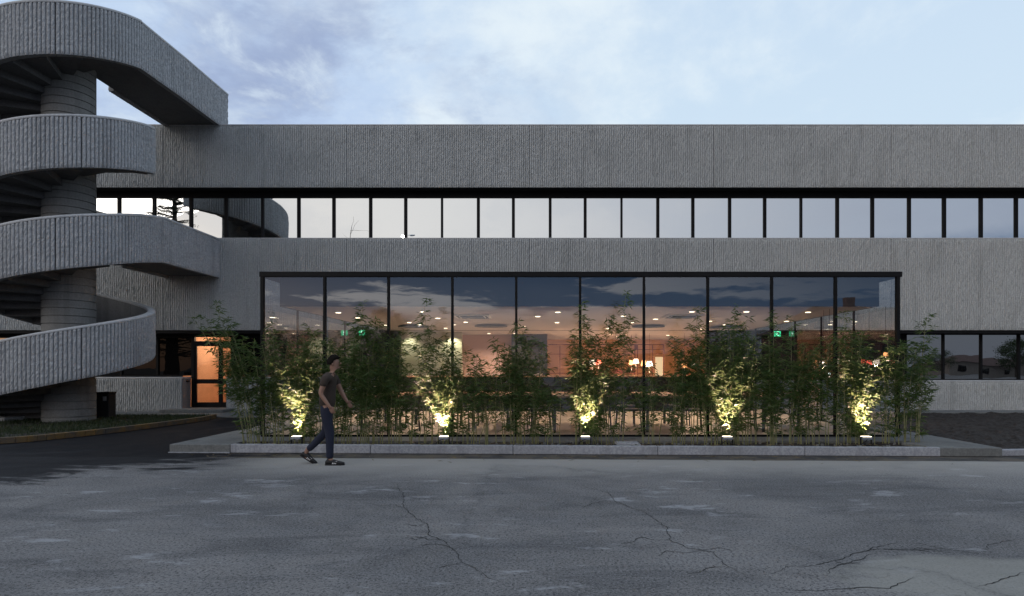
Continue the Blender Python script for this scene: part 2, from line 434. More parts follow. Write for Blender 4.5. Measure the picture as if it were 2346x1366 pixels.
for cl_ in CRK:
    P_ = [gp_(*q) for q in cl_]; F_ = []
    for a, b in zip(P_, P_[1:]):
        n_ = max(2, int((b - a).length / .035)); pr = Vector((-(b - a).y, (b - a).x)).normalized(); off = 0
        for i in range(n_):
            off = off * .6 + rnd.uniform(-.014, .014); F_.append(a.lerp(b, i / n_) + pr * off * (i > 0))
    F_.append(P_[-1]); vs = []; fs = []
    for i, p in enumerate(F_):
        d_ = (F_[min(i + 1, len(F_) - 1)] - F_[max(0, i - 1)]).normalized(); w_ = rnd.uniform(.0015, .0055) * (1 - abs(2 * i / len(F_) - 1) ** 4)
        vs += [(p.x - d_.y * w_, p.y + d_.x * w_, .003), (p.x + d_.y * w_, p.y - d_.x * w_, .003)]
    for i in range(len(F_) - 1): fs.append((2 * i, 2 * i + 1, 2 * i + 3, 2 * i + 2))
    ck.add(vs, fs)
tag(ck.build('road_cracks', M['blackm']), kind='structure')
KL, KR = px(388, 10.69), px(2297, 10.20)        # kerb line ends
def ky(x): return 10.69 + (x - KL) / (KR - KL) * (10.20 - 10.69)
PB0, PB1 = px(527, 10.65), px(2155, 10.24)       # planter from / to
PZ = .15
BXL, BXR, BXD = px(598, 11.86), px(2060, 11.86), 11.86
slab_d = 11.2
pm = MB()
pm.prism([(KL, ky(KL)), (PB0, ky(PB0)), (PB0, slab_d), (BXL, slab_d), (BXL, 19.9), (KL, 19.9)], .004, PZ)
pm.prism([(BXL, slab_d), (BXR, slab_d), (BXR, 19.9), (BXL, 19.9)], .004, PZ - .003)
pm.prism([(BXR, slab_d), (PB1 - .25, slab_d - .25), (PB1, ky(PB1)), (KR, ky(KR)), (KR, 19.9), (BXR, 19.9)], .004, PZ)
tag(pm.build('path', M['slab'], bevel=.012), kind='structure')
# mortar lip at the foot of the path's end
lm = MB()
xs = [KL + (PB0 - KL) * i / 12 for i in range(13)]
for i in range(12):
    d = .03 + .02 * random.random()
    lm.prism([(xs[i], ky(xs[i]) - d), (xs[i + 1], ky(xs[i + 1]) - d), (xs[i + 1], ky(xs[i + 1]) + .01), (xs[i], ky(xs[i]) + .01)], .004, .018)
tag(lm.build('path_mortar', M['kerb']), kind='structure')
km = MB()
kx = PB0; i = 0
while kx < PB1 - .01:
    nx_ = min(kx + 2.47, PB1)
    km.prism([(kx + .004, ky(kx)), (nx_ - .004, ky(nx_)), (nx_ - .004, ky(nx_) + .12), (kx + .004, ky(kx) + .12)], .004, PZ + .004)
    kx = nx_
tag(km.build('kerb', M['kerb'], bevel=.012), kind='structure')
km = MB()
pts = [(KR + .01, 10.25), (8.6, 10.35), (10.5, 10.6), (14, 11.2), (20, 12.5)]
for a, b in zip(pts, pts[1:]):
    km.prism([a, (b[0] - .01, b[1]), (b[0] - .01, b[1] + .13), (a[0], a[1] + .13)], .004, .11)
tag(km.build('kerb', M['kerb'], bevel=.012), kind='structure')
def soil_sheet(name, poly_fn, nx, ny, amp, seed):
    rnd = random.Random(seed); vs = []; fs = []
    for j in range(ny + 1):
        for i in range(nx + 1):
            x, y, z = poly_fn(i / nx, j / ny)
            e = 0 if i in (0, nx) or j in (0, ny) else 1
            z += amp * e * (noise.noise(Vector((x * 3, y * 3, seed))) + .6 * noise.noise(Vector((x * 9, y * 9, seed + 5))) + .5 * rnd.random())
            vs.append((x, y, z))
    for j in range(ny):
        for i in range(nx):
            a = j * (nx + 1) + i; fs.append((a, a + 1, a + nx + 2, a + nx + 1))
    m = MB(); m.add(vs, fs); return m
def pl(u, v):
    x = PB0 + .0 + (PB1 - .1 - PB0) * u; y0 = ky(x) + .1; return (x, y0 + (slab_d + .002 - y0) * v, .10)
tag(soil_sheet('planter_soil', pl, 420, 18, .035, 3).build('planter_soil', M['soil']), kind='structure')
def sr(u, v):
    x = KR - .01 + (20 - KR) * u; y0 = 10.4 + max(0, (x - 8)) * .17; return (x, y0 + (19.0 - y0) * v, .05)
tag(soil_sheet('garden_soil', sr, 160, 130, .055, 9).build('garden_soil', M['soil']), kind='structure')
pv = MB(); pv.box(KR, 20, 19.0, 19.9, .004, .09); pv.box(-19, KL, 17.9, 19.9, .004, .05); pv.box(-12.2, -10.2, 19.3, 20.5, .05, .14)
tag(pv.build('pavement', M['slab'], bevel=.01), kind='structure')
# broken concrete slab by the foot of the stair
sb = MB(); sb.prism([(-15.6, 15.2), (-13.9, 15.7), (-13.75, 16.2), (-15.8, 16.6)], .1, .2)
tag(sb.build('paving_slab', M['cope'], bevel=.01), 'pale concrete slab lying in the grass at the foot of the spiral stair', 'slab')
# stones and leaf litter on the planter soil
st = MB()
rnd = random.Random(5)
for i in range(160):
    x = rnd.uniform(PB0 + .1, PB1 - .3); y = rnd.uniform(ky(x) + .14, slab_d - .02); r = rnd.uniform(.008, .028)
    m3 = [(x + r * math.cos(t + i) * rnd.uniform(.7, 1.2), y + r * math.sin(t + i) * rnd.uniform(.7, 1.2)) for t in (0, 1.2, 2.4, 3.7, 5)]
    st.prism(m3, .11, .13 + r * .8)
tag(st.build('pebbles', M['slab']), 'small pebbles and clods scattered over the planter soil', 'pebbles', kind='stuff')
ll = MB(); rnd = random.Random(77)
for i in range(900):
    x = rnd.uniform(PB0 - .6, PB1 + .5); v = rnd.random()
    if v < .72: y = rnd.uniform(ky(x) + .14, slab_d - .02); z = .135
    elif v < .8: y = ky(x) + rnd.uniform(.01, .11); z = PZ + .006
    else: y = ky(x) - rnd.uniform(0, .25) ** 1.0 - rnd.random() ** 3 * .8; z = .006
    if v < .72 and not PB0 < x < PB1 - .3: continue
    if .72 <= v < .8 and not PB0 < x < PB1: continue
    a = rnd.uniform(0, 2 * PI); L = rnd.uniform(.03, .08); c, s_ = math.cos(a) * L, math.sin(a) * L; q = .1
    ll.add([(x - c, y - s_, z), (x + s_ * q, y - c * q, z + rnd.uniform(0, .012)), (x + c, y + s_, z + rnd.uniform(0, .01)), (x - s_ * q, y + c * q, z + .002)], [(0, 1, 2), (0, 2, 3)])
tag(ll.build('leaf_litter', leaf_mat('dry_leaf', (.10, .065, .03), (.22, .17, .09), .1)), 'dry fallen bamboo leaves scattered on the planter soil, kerb and gutter', 'leaf litter', kind='stuff')
mh = MB(); mh.box(px(1412, 10.9), px(1462, 10.9), 10.72, 11.05, .12, .165)
mhc = empty('drain_cover', (0, 0, 0)); mh.build('cover', M['kerb'], mhc, bevel=.006)
mh = MB(); mh.box(px(1410, 10.9), px(1464, 10.9), 10.70, 11.07, .09, .15); mh.build('frame', M['ltmetal'], mhc)
tag(mhc, 'pale square drain cover set in the planter soil between the bamboo', 'drain cover')
# grass verge with worn yellow kerb
curve = [(-12.5, 11.1), (-10.6, 11.88), (-10.06, 12.8), (-9.72, 14.1), (-9.52, 15.6), (-9.42, 16.9), (-9.6, 17.85)]
cv = []
for i in range(len(curve) - 1):
    p0 = Vector(curve[max(0, i - 1)]); p1 = Vector(curve[i]); p2 = Vector(curve[i + 1]); p3 = Vector(curve[min(len(curve) - 1, i + 2)])
    for k in range(6):
        t = k / 6
        cv.append(.5 * ((2 * p1) + (-p0 + p2) * t + (2 * p0 - 5 * p1 + 4 * p2 - p3) * t * t + (-p0 + 3 * p1 - 3 * p2 + p3) * t ** 3))
cv.append(Vector(curve[-1]))
cv = [Vector((-19, 9.3)), Vector((-15, 10.3))] + cv
yk = MB()
for a, b in zip(cv, cv[1:]):
    d = (b - a).normalized(); nrm = Vector((-d.y, d.x))
    b2 = b - d * .006
    yk.prism([a, b2, b2 + nrm * .12, a + nrm * .12], .004, .125)
tag(yk.build('yellow_kerb', M['yellow'], bevel=.01), kind='structure')
vg = MB(); vg.prism([(p.x - .1, p.y + .05) for p in cv] + [(-19, 17.85)], .004, .09)
tag(vg.build('verge_soil', M['soil']), kind='structure')
def in_verge(x, y):
    if y > 17.8: return False
    for a, b in zip(cv, cv[1:]):
        if min(a.y, b.y) <= y <= max(a.y, b.y):
            return x < a.x + (b.x - a.x) * (y - a.y) / (b.y - a.y + 1e-9) - .12
    return y > 9.3 and x < -15
gr = MB(); rnd = random.Random(11)
cnt = 0
while cnt < 26000:
    x = rnd.uniform(-15.5, -9.4); y = rnd.uniform(10.4, 17.8)
    if not in_verge(x, y) or (x + 12.55) ** 2 + (y - 16.1) ** 2 < .4: continue
    if noise.noise(Vector((x * .9, y * .9, 2))) < -.25 and rnd.random() < .75: continue
    h = rnd.uniform(.03, .095); a = rnd.uniform(0, 2 * PI); wd = .006; ln = rnd.uniform(0, .04)
    c, s_ = math.cos(a), math.sin(a)
    gr.add([(x - c * wd, y - s_ * wd, .09), (x + c * wd, y + s_ * wd, .09), (x + s_ * ln, y - c * ln, .09 + h)], [(0, 1, 2)])
    cnt += 1
tag(gr.build('grass', M['grass']), 'short dark grass on the verge behind the yellow kerb', 'grass', kind='stuff')

# ------------------------------------------------------------------ office building
FD = 20.0; WD = 20.5
bld = empty('office_building', (0, FD, 0))
def bpart(mb, name, m, **k):
    o = mb.build(name, m, bld, **k); o.location = (0, -FD, 0); return o
tag(bld, 'long two-storey office block clad in grey ribbed concrete with ribbon windows', 'building')
XL, XR = -21.5, 19.0
seams = [-24.5, -18.5, -12.5, -6.5, -.53, 5.5, 11.3, 17.3, 23]
def wall_panels(x0, x1, z0, z1, seed):
    e = [x0] + [s for s in seams if x0 + .3 < s < x1 - .3] + [x1]
    for i, (a, b) in enumerate(zip(e, e[1:])):
        m = MB()
        rib_surface((lambda s: (s, FD, 0, -1), a + .011, b - .011), lambda s: z0, lambda s: z1, m, seed=seed * 31 + i, rowh=.08)
        bpart(m, 'wall_panel', M['rib'])
ZB = {'roof': 9.385, 'ub': 7.37, 'sill': 5.715, 'mb': 2.70, 'ls': 1.055}
wall_panels(XL, XR, ZB['ub'], ZB['roof'], 1)
wall_panels(XL, XR, ZB['mb'], ZB['sill'] - .03, 2)
core = MB(); core.box(XL, XR, FD, FD + .45, ZB['ub'] + .002, ZB['roof'] - .02); core.box(XL, XR, FD + .003, FD + .45, ZB['mb'] + .002, ZB['sill'] - .04)
core.box(XL, XR, FD + .46, 34, ZB['ub'] + .3, ZB['roof'] - .08)       # roof slab
core.box(XL, XR, 33.5, 34, 0, ZB['ub'] + .3)                             # rear wall
core.box(XL, XL + .3, FD + .9, 33.5, 0, ZB['ub'] + .3); core.box(XR - .3, XR, FD + .9, 33.5, 0, ZB['ub'] + .3)
core.box(XL, XR, FD + .46, 33.5, 3.2, 5.0)
bpart(core, 'wall', M['smooth'])
cp = MB(); cp.box(XL, XR, FD - .035, FD + .5, ZB['roof'], ZB['roof'] + .045); bpart(cp, 'coping', M['cope'], bevel=.01)
cp = MB(); cp.box(XL, XR, FD - .03, FD + .46, ZB['sill'] - .03, ZB['sill'] + .005); bpart(cp, 'window_sill', M['cope'], bevel=.008)
sf = MB(); sf.box(XL, XR, FD + .452, WD + .12, ZB['ub'] - .18, ZB['ub'] + .26); sf.box(XL, XR, FD + .06, FD + .447, ZB['ub'] - .012, ZB['ub'] - .001)
bpart(sf, 'soffit', M['black'])
sf = MB(); sf.box(XL, -5.6, FD + .02, WD + .12, ZB['mb'] - .10, ZB['mb'] + .0); sf.box(XL, -5.6, WD - .03, WD + .12, ZB['mb'] - .2, ZB['mb'] - .101)
bpart(sf, 'lower_soffit', M['black'])
sf = MB(); sf.box(6.9, XR, FD + .02, WD + .12, ZB['mb'] - .10, ZB['mb'])
bpart(sf, 'lower_soffit', M['black'])
def window(x0, x1, z0, z1, y, gm, casement=False, half=.034):
    f = MB(); fw = half
    f.box(x0, x0 + fw, y - .05, y + .05, z0, z1); f.box(x1 - fw, x1, y - .05, y + .05, z0, z1)
    f.box(x0 + fw, x1 - fw, y - .045, y + .05, z1 - .03, z1)
    bh = .075 if casement else .03
    f.box(x0 + fw, x1 - fw, y - .045, y + .05, z0, z0 + bh)
    if casement:
        f.box(x0 + fw, x0 + fw + .03, y - .044, y + .05, z0 + bh, z1 - .03); f.box(x1 - fw - .03, x1 - fw, y - .044, y + .05, z0 + bh, z1 - .03)
        fw += .03
    o = bpart(f, 'window', M['black'])
    p = MB(); tx = random.uniform(-.003, .003); tz = random.uniform(-.0025, .0025)
    a, b, c_, d = (x0 + fw, z0 + bh), (x1 - fw, z0 + bh), (x1 - fw, z1 - .03), (x0 + fw, z1 - .03)
    p.add([(q[0], y + tx * (q[0] - x0) + tz * (q[1] - z0), q[1]) for q in (a, b, c_, d)] + [(q[0], y + .02, q[1]) for q in (a, b, c_, d)],
          [(0, 1, 2, 3), (7, 6, 5, 4), (0, 4, 5, 1), (1, 5, 6, 2), (2, 6, 7, 3), (3, 7, 4, 0)])
    po = p.build('pane', gm, o)
    return o
mw = 82.2
cas = {0, 2, 5, 7, 10, 12, 15, 17, 19, -3, -5, -8}
zt_w = ZB['ub'] - .18
for i in range(-10, 25):
    x0 = px(684 + i * mw, WD); x1 = px(684 + (i + 1) * mw, WD)
    if x1 < XL or x0 > XR: continue
    window(x0, x1, ZB['sill'] - .0, zt_w, WD, M['mirror'], casement=i in cas)
# lower windows right of the pavilion, and the dulled ones left of the door
for i in range(0, 7):
    x0 = px(2073.5 + i * 86.5, WD); x1 = px(2073.5 + (i + 1) * 86.5, WD)
    window(x0, min(x1, XR), ZB['ls'] + .0, ZB['mb'] - .10, WD, M['mirror2'])
f = MB(); f.box(6.95, px(2073.5, WD), WD - .04, WD + .05, ZB['ls'], ZB['mb'] - .1); bpart(f, 'window_frame', M['black'])
for i in range(8):
    x1 = px(443, WD) - i * 1.22; x0 = x1 - 1.22
    if x0 < XL: break
    window(x0, x1, 1.2, ZB['mb'] - .2, WD + .05, M['mirror2'] if i > 4 else M['dimglass'])  # dulled glass imitates the dark stair mirrored in these panes
window(px(600, WD) - 1.2 + .15, -5.62 - .35, 1.2, ZB['mb'] - .2, WD + .05, M['dimglass'])
# lower ribbed spandrels
def low_wall(x0, x1, ztop, zbot, seed, left_end=False, right_end=False):
    m = MB(); rib_surface((lambda s: (s, FD, 0, -1), x0 + .02, x1 - .02), lambda s: zbot, lambda s: ztop - .05, m, seed=seed)
    o = bpart(m, 'low_wall_panel', M['rib'])
    m = MB(); m.box(x0, x1, FD + .002, FD + .47, zbot, ztop - .05); bpart(m, 'low_wall', M['smooth'])
    m = MB(); m.box(x0, x1, FD - .03, FD + .5, ztop - .048, ztop); bpart(m, 'low_wall_coping', M['cope'], bevel=.012)
low_wall(px(2060, FD) * 0 + 6.9, XR, ZB['ls'], -.05, 51)
low_wall(XL, px(418, FD), 1.165, .03, 52)
low_wall(px(518, FD), -5.56, 1.165, .03, 53)
hl = MB(); hl.lathe([(.03, 0), (.035, .01), (.035, .05), (.02, .06)], seg=12)
# roof edge lightning conductor
lc = empty('lightning_conductor', (0, FD, 0))
t = MB(); t.tube([(XL, .1, 9.455), (XR, .1, 9.455)], .005, 5); o = t.build('wire', M['ltmetal'], lc)
for k, xx in enumerate([px(350, 20), px(380, 20), px(790, 20), px(1213, 20), px(1632, 20), px(1644, 20), px(2043, 20)]):
    t = MB(); t.box(xx - .02, xx + .02, .07, .13, 9.41, 9.47); t.build('clip', M['blackm'], lc)
t = MB(); t.tube([(px(318, 20), .25, 9.43), (px(318, 20), .25, 9.52), (px(380, 20), .25, 9.52), (px(380, 20), .25, 9.43)], .012, 5); t.build('rail', M['ltmetal'], lc)
tag(lc, 'thin metal lightning conductor wire held by clips along the roof edge', 'lightning conductor')
# entrance door
dx0, dx1 = px(440, WD), px(541, WD)
dz0, dz1 = .15, ZB['mb'] - .1
d = MB()
d.box(dx0, px(447, WD), WD - .05, WD + .06, dz0, dz1); d.box(px(534, WD), dx1, WD - .05, WD + .06, dz0, dz1)
d.box(px(447, WD), px(534, WD), WD - .05, WD + .06, dz1 - .03, dz1)
d.box(px(447, WD), px(534, WD), WD - .05, WD + .06, pz(792, WD), pz(782, WD))
door = bpart(d, 'entrance', M['black'])
tr = MB(); tr.box(px(447, WD), px(534, WD), WD, WD + .012, pz(782, WD), dz1 - .03); tr.build('transom_pane', M['doorglass'], door)
lf = MB()
def leaf_frame(a, b):
    za, zb_ = .15, pz(792, WD)
    lf.box(a, a + .06, WD - .03, WD + .03, za, zb_); lf.box(b - .06, b, WD - .03, WD + .03, za, zb_)
    for z0, z1 in ((za, za + .16), (pz(879, WD), pz(869, WD)), (zb_ - .02, zb_)):
        lf.box(a + .06, b - .06, WD - .03, WD + .03, z0, z1)
xm = px(506, WD)
leaf_frame(px(447, WD), xm); l1 = bpart(lf, 'door', M['black'])
lf = MB(); leaf_frame(xm + .004, px(534, WD)); l2 = bpart(lf, 'door', M['black'])
for l, a, b in ((l1, px(447, WD), xm), (l2, xm, px(534, WD))):
    p = MB(); p.box(a + .06, b - .06, WD, WD + .01, .31, pz(792, WD) - .02); p.build('pane', M['doorglass'], l)
hd = MB(); hd.tube([(xm - .03, WD - .09, 1.0), (xm - .03, WD - .09, 1.35)], .012, 8); hd.box(xm - .04, xm - .02, WD - .09, WD - .03, 1.02, 1.04); hd.box(xm - .04, xm - .02, WD - .09, WD - .03, 1.31, 1.33)
hd.build('handle', M['blackm'], l1)
# entrance hall behind
hx0, hx1 = dx0 - .35, dx1 + .3
hall = MB()
hall.box(hx0 - .05, hx0, WD + .1, 23.5, .1, 2.9); hall.box(hx1, hx1 + .05, WD + .1, 23.5, .1, 2.9); hall.box(hx0, hx1, 23.5, 23.55, .1, 2.9)
bpart(hall, 'hall_wall', M['orange'])
hall = MB(); hall.box(hx0, hx1, WD + .1, 23.5, 2.62, 2.66); bpart(hall, 'hall_ceiling', M['ceil'])
hall = MB(); hall.box(hx0, hx1, WD + .1, 23.5, .1, .149); bpart(hall, 'hall_floor', M['floor'])
def lamp(name, typ, loc, energy, color, parent=None, **kw):
    l = bpy.data.lights.new(name, typ); l.energy = energy; l.color = color
    for k, v in kw.items(): setattr(l, k, v)
    o = bpy.data.objects.new(name, l); COL.objects.link(o); o.location = loc
    if parent: o.parent = parent
    return o
hl = empty('hall_light', ((dx0 + dx1) / 2, 22.0, 2.62))
t = MB(); t.lathe([(.16, -.005), (.16, -.06), (.12, -.075)], seg=20); t.build('diffuser', M['shade_w'], hl)
lamp('bulb', 'POINT', (0, 0, -.18), 95, (1, .74, .50), hl, shadow_soft_size=.12)
tag(hl, 'round warm ceiling light in the entrance hall behind the glass door', 'ceiling light')
rd = empty('cabinet', (px(478, 23) + .1, 23.2, .149))
t = MB(); t.box(-.34, .3, -.2, .22, 0.2, .85); t.build('body', M['dwood'], rd, bevel=.01); t = MB(); t.box(-.36, .32, -.22, .24, .85, .88); t.build('top', M['wood'], rd)
for sx in (-.3, .26):
    t = MB(); t.box(sx - .02, sx + .02, -.17, -.13, 0, .2); t.build('leg', M['dwood'], rd)
tag(rd, 'low dark brown cabinet at the end of the orange-lit entrance hall', 'cabinet')
np_ = MB(); np_.box(px(473, 23.46) - .01, px(480, 23.46) + .03, 23.47, 23.497, pz(829, 23.4), pz(822, 23.4))
tag(np_.build('notice_panel', M['blackm']), 'small square black panel on the hall wall seen through the door', 'panel')
cb = MB(); cb.box(px(460, 23.1), px(470, 23.1), 23.28, 23.49, .149, pz(836, 23.1))
ob = cb.build('intercom_post', M['dwood'], bevel=.01); tag(ob, 'narrow dark upright post by the hall wall behind the left door leaf', 'post')
wl = empty('wall_lamp', (px(421, FD) + .12, FD - .0, pz(874, FD)))
wl.location = (px(418, FD) + .0, FD + .25, pz(874, FD))
t = MB(); t.box(0, .03, -.05, .05, -.03, .03); t.build('back_plate', M['blackm'], wl); t = MB(); t.box(.03, .09, -.04, .04, -.02, .02); t.build('housing', M['blackm'], wl)
tag(wl, 'tiny black lamp fixed on the end of the low wall beside the door', 'wall lamp')
# litter bin
bn = empty('litter_bin', (px(243, 16.9), 16.9, .09))
t = MB(); t.box(-.17, .17, -.15, .15, 0, .66); t.build('body', M['blackm'], bn, bevel=.012)
t = MB(); t.box(-.18, .18, -.16, .16, .66, .72); t.build('lid', M['black'], bn, bevel=.012)
t = MB(); t.box(.02, .12, -.156, -.149, .48, .60); t.build('slot_plate', M['ltmetal'], bn)
tag(bn, 'black box-shaped litter bin standing on the grass beside the stair column', 'litter bin')

# ------------------------------------------------------------------ spiral staircase
SX, SY, RO, RC = -12.55, 16.1, 1.87, .58
st = empty('spiral_staircase', (SX, SY, 0))
tag(st, 'sculptural spiral staircase with ribbed concrete parapets around a round column', 'staircase')
def sp(mb, name, m, **k):
    o = mb.build(name, m, st, **k); o.location = (-SX, -SY, 0); return o
def zbot(phi):
    if phi <= 470: z = -.633 + .0075 * phi
    elif phi <= 509: z = 2.89
    else: z = 2.89 + .0075 * (phi - 509)
    return min(z, 7.85) + H
PH = 1.27
ARC = RO * PI / 180
def arc_pt(phi, r=RO):
    a = R(phi); return (SX + r * math.sin(a), SY - r * math.cos(a), math.sin(a), -math.cos(a))
def parapet(fn, s0, s1, zb, seed, th=.12, hh=PH):
    """one ribbed panel with smooth back; fn(s)->(x,y,nx,ny)"""
    m = MB(); g_ = .007
    rib_surface((fn, s0 + g_, s1 - g_), lambda s: zb(s), lambda s: zb(s) + hh - .03, m, pitch=.084, amp=.050, rowh=.055, rough=.009, seed=seed)
    o = sp(m, 'parapet_panel', M['ribs'])
    n = max(1, round((s1 - s0) / .12)); b = MB(); vs = []; fs = []
    for i in range(n + 1):
        s = s0 + g_ + (s1 - s0 - 2 * g_) * i / n; x, y, nx, ny = fn(s); z = zb(s)
        vs += [(x + nx * .004, y + ny * .004, z), (x - nx * th, y - ny * th, z), (x - nx * th, y - ny * th, z + hh - .03), (x + nx * .004, y + ny * .004, z + hh - .03)]
    for i in range(n):
        a = i * 4
        fs += [(a, a + 1, a + 5, a + 4), (a + 1, a + 2, a + 6, a + 5), (a + 2, a + 3, a + 7, a + 6), (a + 3, a, a + 4, a + 7)]
    fs += [(3, 2, 1, 0), (n * 4, n * 4 + 1, n * 4 + 2, n * 4 + 3)]
    b.add(vs, fs); sp(b, 'parapet_back', M['smooth'])
    c = MB(); vs = []; fs = []
    prof = [(.045, -.05), (.05, -.02), (.035, .012), (-.02, .02), (-.11, .02), (-.14, .0), (-.14, -.05)]
    k = len(prof)
    for i in range(n + 1):
        s = s0 + (s1 - s0) * i / n; x, y, nx, ny = fn(s); z = zb(s) + hh
        vs += [(x + nx * p[0], y + ny * p[0], z + p[1]) for p in prof]
    for i in range(n):
        for j in range(k):
            a = i * k + j; b_ = i * k + (j + 1) % k
            fs.append((a, b_, b_ + k, a + k))
    fs += [tuple(range(k)), tuple(range(n * k + k - 1, n * k - 1, -1))]
    c.add(vs, fs); sp(c, 'coping', M['cope'])
def arc_fn(s): return arc_pt(s / ARC)
def arc_zb(s): return zbot(s / ARC)
def parapets(p0, p1, brk, seed):
    e = [p0] + [b for b in brk if p0 < b < p1] + [p1]
    for i, (a, b) in enumerate(zip(e, e[1:])):
        parapet(arc_fn, a * ARC, b * ARC, arc_zb, seed + i)
parapets(-116, 450, [-60, 0, 45, 105, 165, 225, 285, 345, 390], 100)
parapets(540, 1170, [600, 660, 720 + 45, 825, 885, 945, 1005, 1080 + 30], 200)
XW = SX + RO
# straight bridge parapets: right side of both landings, left sides
def line_right(z0f):
    return (lambda s: (XW, SY + s, 1, 0))
parapet(lambda s: (XW, SY + s, 1, 0), 0, FD - SY - .03, lambda s: min(2.74 + .17 * s, 2.90) + H, 301)
parapet(lambda s: (XW, SY + s, 1, 0), 0, WD - SY, lambda s: zbot(1170) + min(.02 * s, .04), 302, hh=1.25)
XWL = px(380, FD)
parapet(lambda s: (XWL, FD - s, -1, 0), .03, FD - 17.95, lambda s: 2.90 + H, 303)
parapet(lambda s: (XWL, WD - s, -1, 0), 0.0, WD - 17.4, lambda s: zbot(1170), 304, hh=1.25)
# treads
def wedge(phi0, phi1, z0, z1, r0=RC - .03, r1=RO - .125):
    n = 4; p = [arc_pt(phi0 + (phi1 - phi0) * i / n, r1)[:2] for i in range(n + 1)] + [arc_pt(phi1 - (phi1 - phi0) * i / n, r0)[:2] for i in range(n + 1)]
    m = MB(); m.prism(p, z0, z1); return m
dp = 22.5
ph = -116.0
while ph < 470:
    z = zbot(ph + dp / 2) + .22
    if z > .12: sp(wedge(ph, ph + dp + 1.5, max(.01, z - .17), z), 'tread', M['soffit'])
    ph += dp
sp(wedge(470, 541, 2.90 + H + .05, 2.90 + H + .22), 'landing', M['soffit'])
ph = 540.0
while ph < 1168:
    z = zbot(ph + dp / 2) + .22
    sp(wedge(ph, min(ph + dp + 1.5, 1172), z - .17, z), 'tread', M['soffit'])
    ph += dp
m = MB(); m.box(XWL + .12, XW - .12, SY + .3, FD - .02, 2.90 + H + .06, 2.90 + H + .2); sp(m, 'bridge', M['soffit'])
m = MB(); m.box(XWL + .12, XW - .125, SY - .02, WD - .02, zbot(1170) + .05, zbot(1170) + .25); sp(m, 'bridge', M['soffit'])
prof = []; z = 0.0
while z < 9.5:
    prof += [(RC - .03, z), (RC - .03, z + .016), (RC, z + .022), (RC, z + .199)]; z += .20
m = MB(); m.lathe(prof, SX, SY, 48); sp(m, 'column', M['column'])

# ------------------------------------------------------------------ glass pavilion
gp = empty('glass_pavilion', (0, BXD, 0))
tag(gp, 'low glass restaurant pavilion with black roof edge and thin black mullions', 'pavilion')
def pp(mb, name, m, **k):
    o = mb.build(name, m, gp, **k); o.location = (0, -BXD, 0); return o
GT = pz(635, BXD); RT = pz(623, BXD); CZ = 2.70
m = MB(); m.box(BXL - .02, BXR + .04, BXD - .04, BXD + .25, GT, RT); m.box(BXL - .02, BXL + .25, BXD + .25, FD - .04, GT, RT); m.box(BXR - .21, BXR + .04, BXD + .25, FD - .04, GT, RT)
pp(m, 'roof_fascia', M['black'], bevel=.006)
m = MB(); m.box(BXL + .2, BXR - .2, BXD + .2, FD - .04, GT + .02, RT - .01); pp(m, 'roof', M['dark'])
m = MB(); m.box(BXL + .3, BXR - .3, BXD + .22, FD - .01, CZ, CZ + .05); pp(m, 'ceiling', M['ceil'])
m = MB(); m.box(BXL + .3, BXR - .3, BXD + .2, BXD + .218, CZ - .005, GT + .02)
m.box(BXL + .28, BXL + .3, BXD + .2, FD - .04, CZ - .005, GT + .02); m.box(BXR - .3, BXR - .28, BXD + .2, FD - .04, CZ - .005, GT + .02)
pp(m, 'ceiling_upstand', M['dark'])
m = MB(); m.box(BXL + .05, BXR - .05, BXD + .06, FD - .04, PZ - .002, PZ + .012); m.box(BXL, BXR, FD - .039, 30, PZ - .05, PZ + .008); pp(m, 'floor', M['floor'])
m = MB(); m.box(BXL, BXR, BXD - .01, BXD + .05, PZ, PZ + .035); m.box(BXL, BXL + .05, BXD + .05, FD - .04, PZ, PZ + .035); m.box(BXR - .05, BXR, BXD + .05, FD - .04, PZ, PZ + .035)
pp(m, 'base_rail', M['black'])
mx = [BXL + (BXR - BXL) * i / 10 for i in range(11)]
for i, x in enumerate(mx):
    hw = .022 if 0 < i < 10 else .03
    m = MB(); cx = min(max(x, BXL + .03), BXR - .03)
    m.box(cx - hw, cx + hw, BXD - .035, BXD + .05, PZ + .036, GT); pp(m, 'mullion', M['black'])
for i in range(10):
    m = MB(); a, b = mx[i] + .004, mx[i + 1] - .004; w1 = random.uniform(-.003, .003)
    m.add([(a, BXD, PZ + .036), (b, BXD + w1, PZ + .036), (b, BXD + w1 + .001, GT - .001), (a, BXD, GT - .001)], [(0, 1, 2, 3)])
    o = pp(m, 'glass_pane', M['glass'])
sy = [BXD + .09, 13.6, 15.2, 16.8, 18.4, FD - .04]
for x in (BXL + .01, BXR - .01):
    for a, b in zip(sy, sy[1:]):
        m = MB(); m.add([(x, a, PZ + .036), (x, b - .03, PZ + .036), (x, b - .03, GT - .001), (x, a, GT - .001)], [(0, 1, 2, 3)]); pp(m, 'glass_pane', M['glass'])
        m = MB(); m.box(x - .02, x + .02, b - .03, b, PZ + .035, GT); pp(m, 'mullion', M['black'])
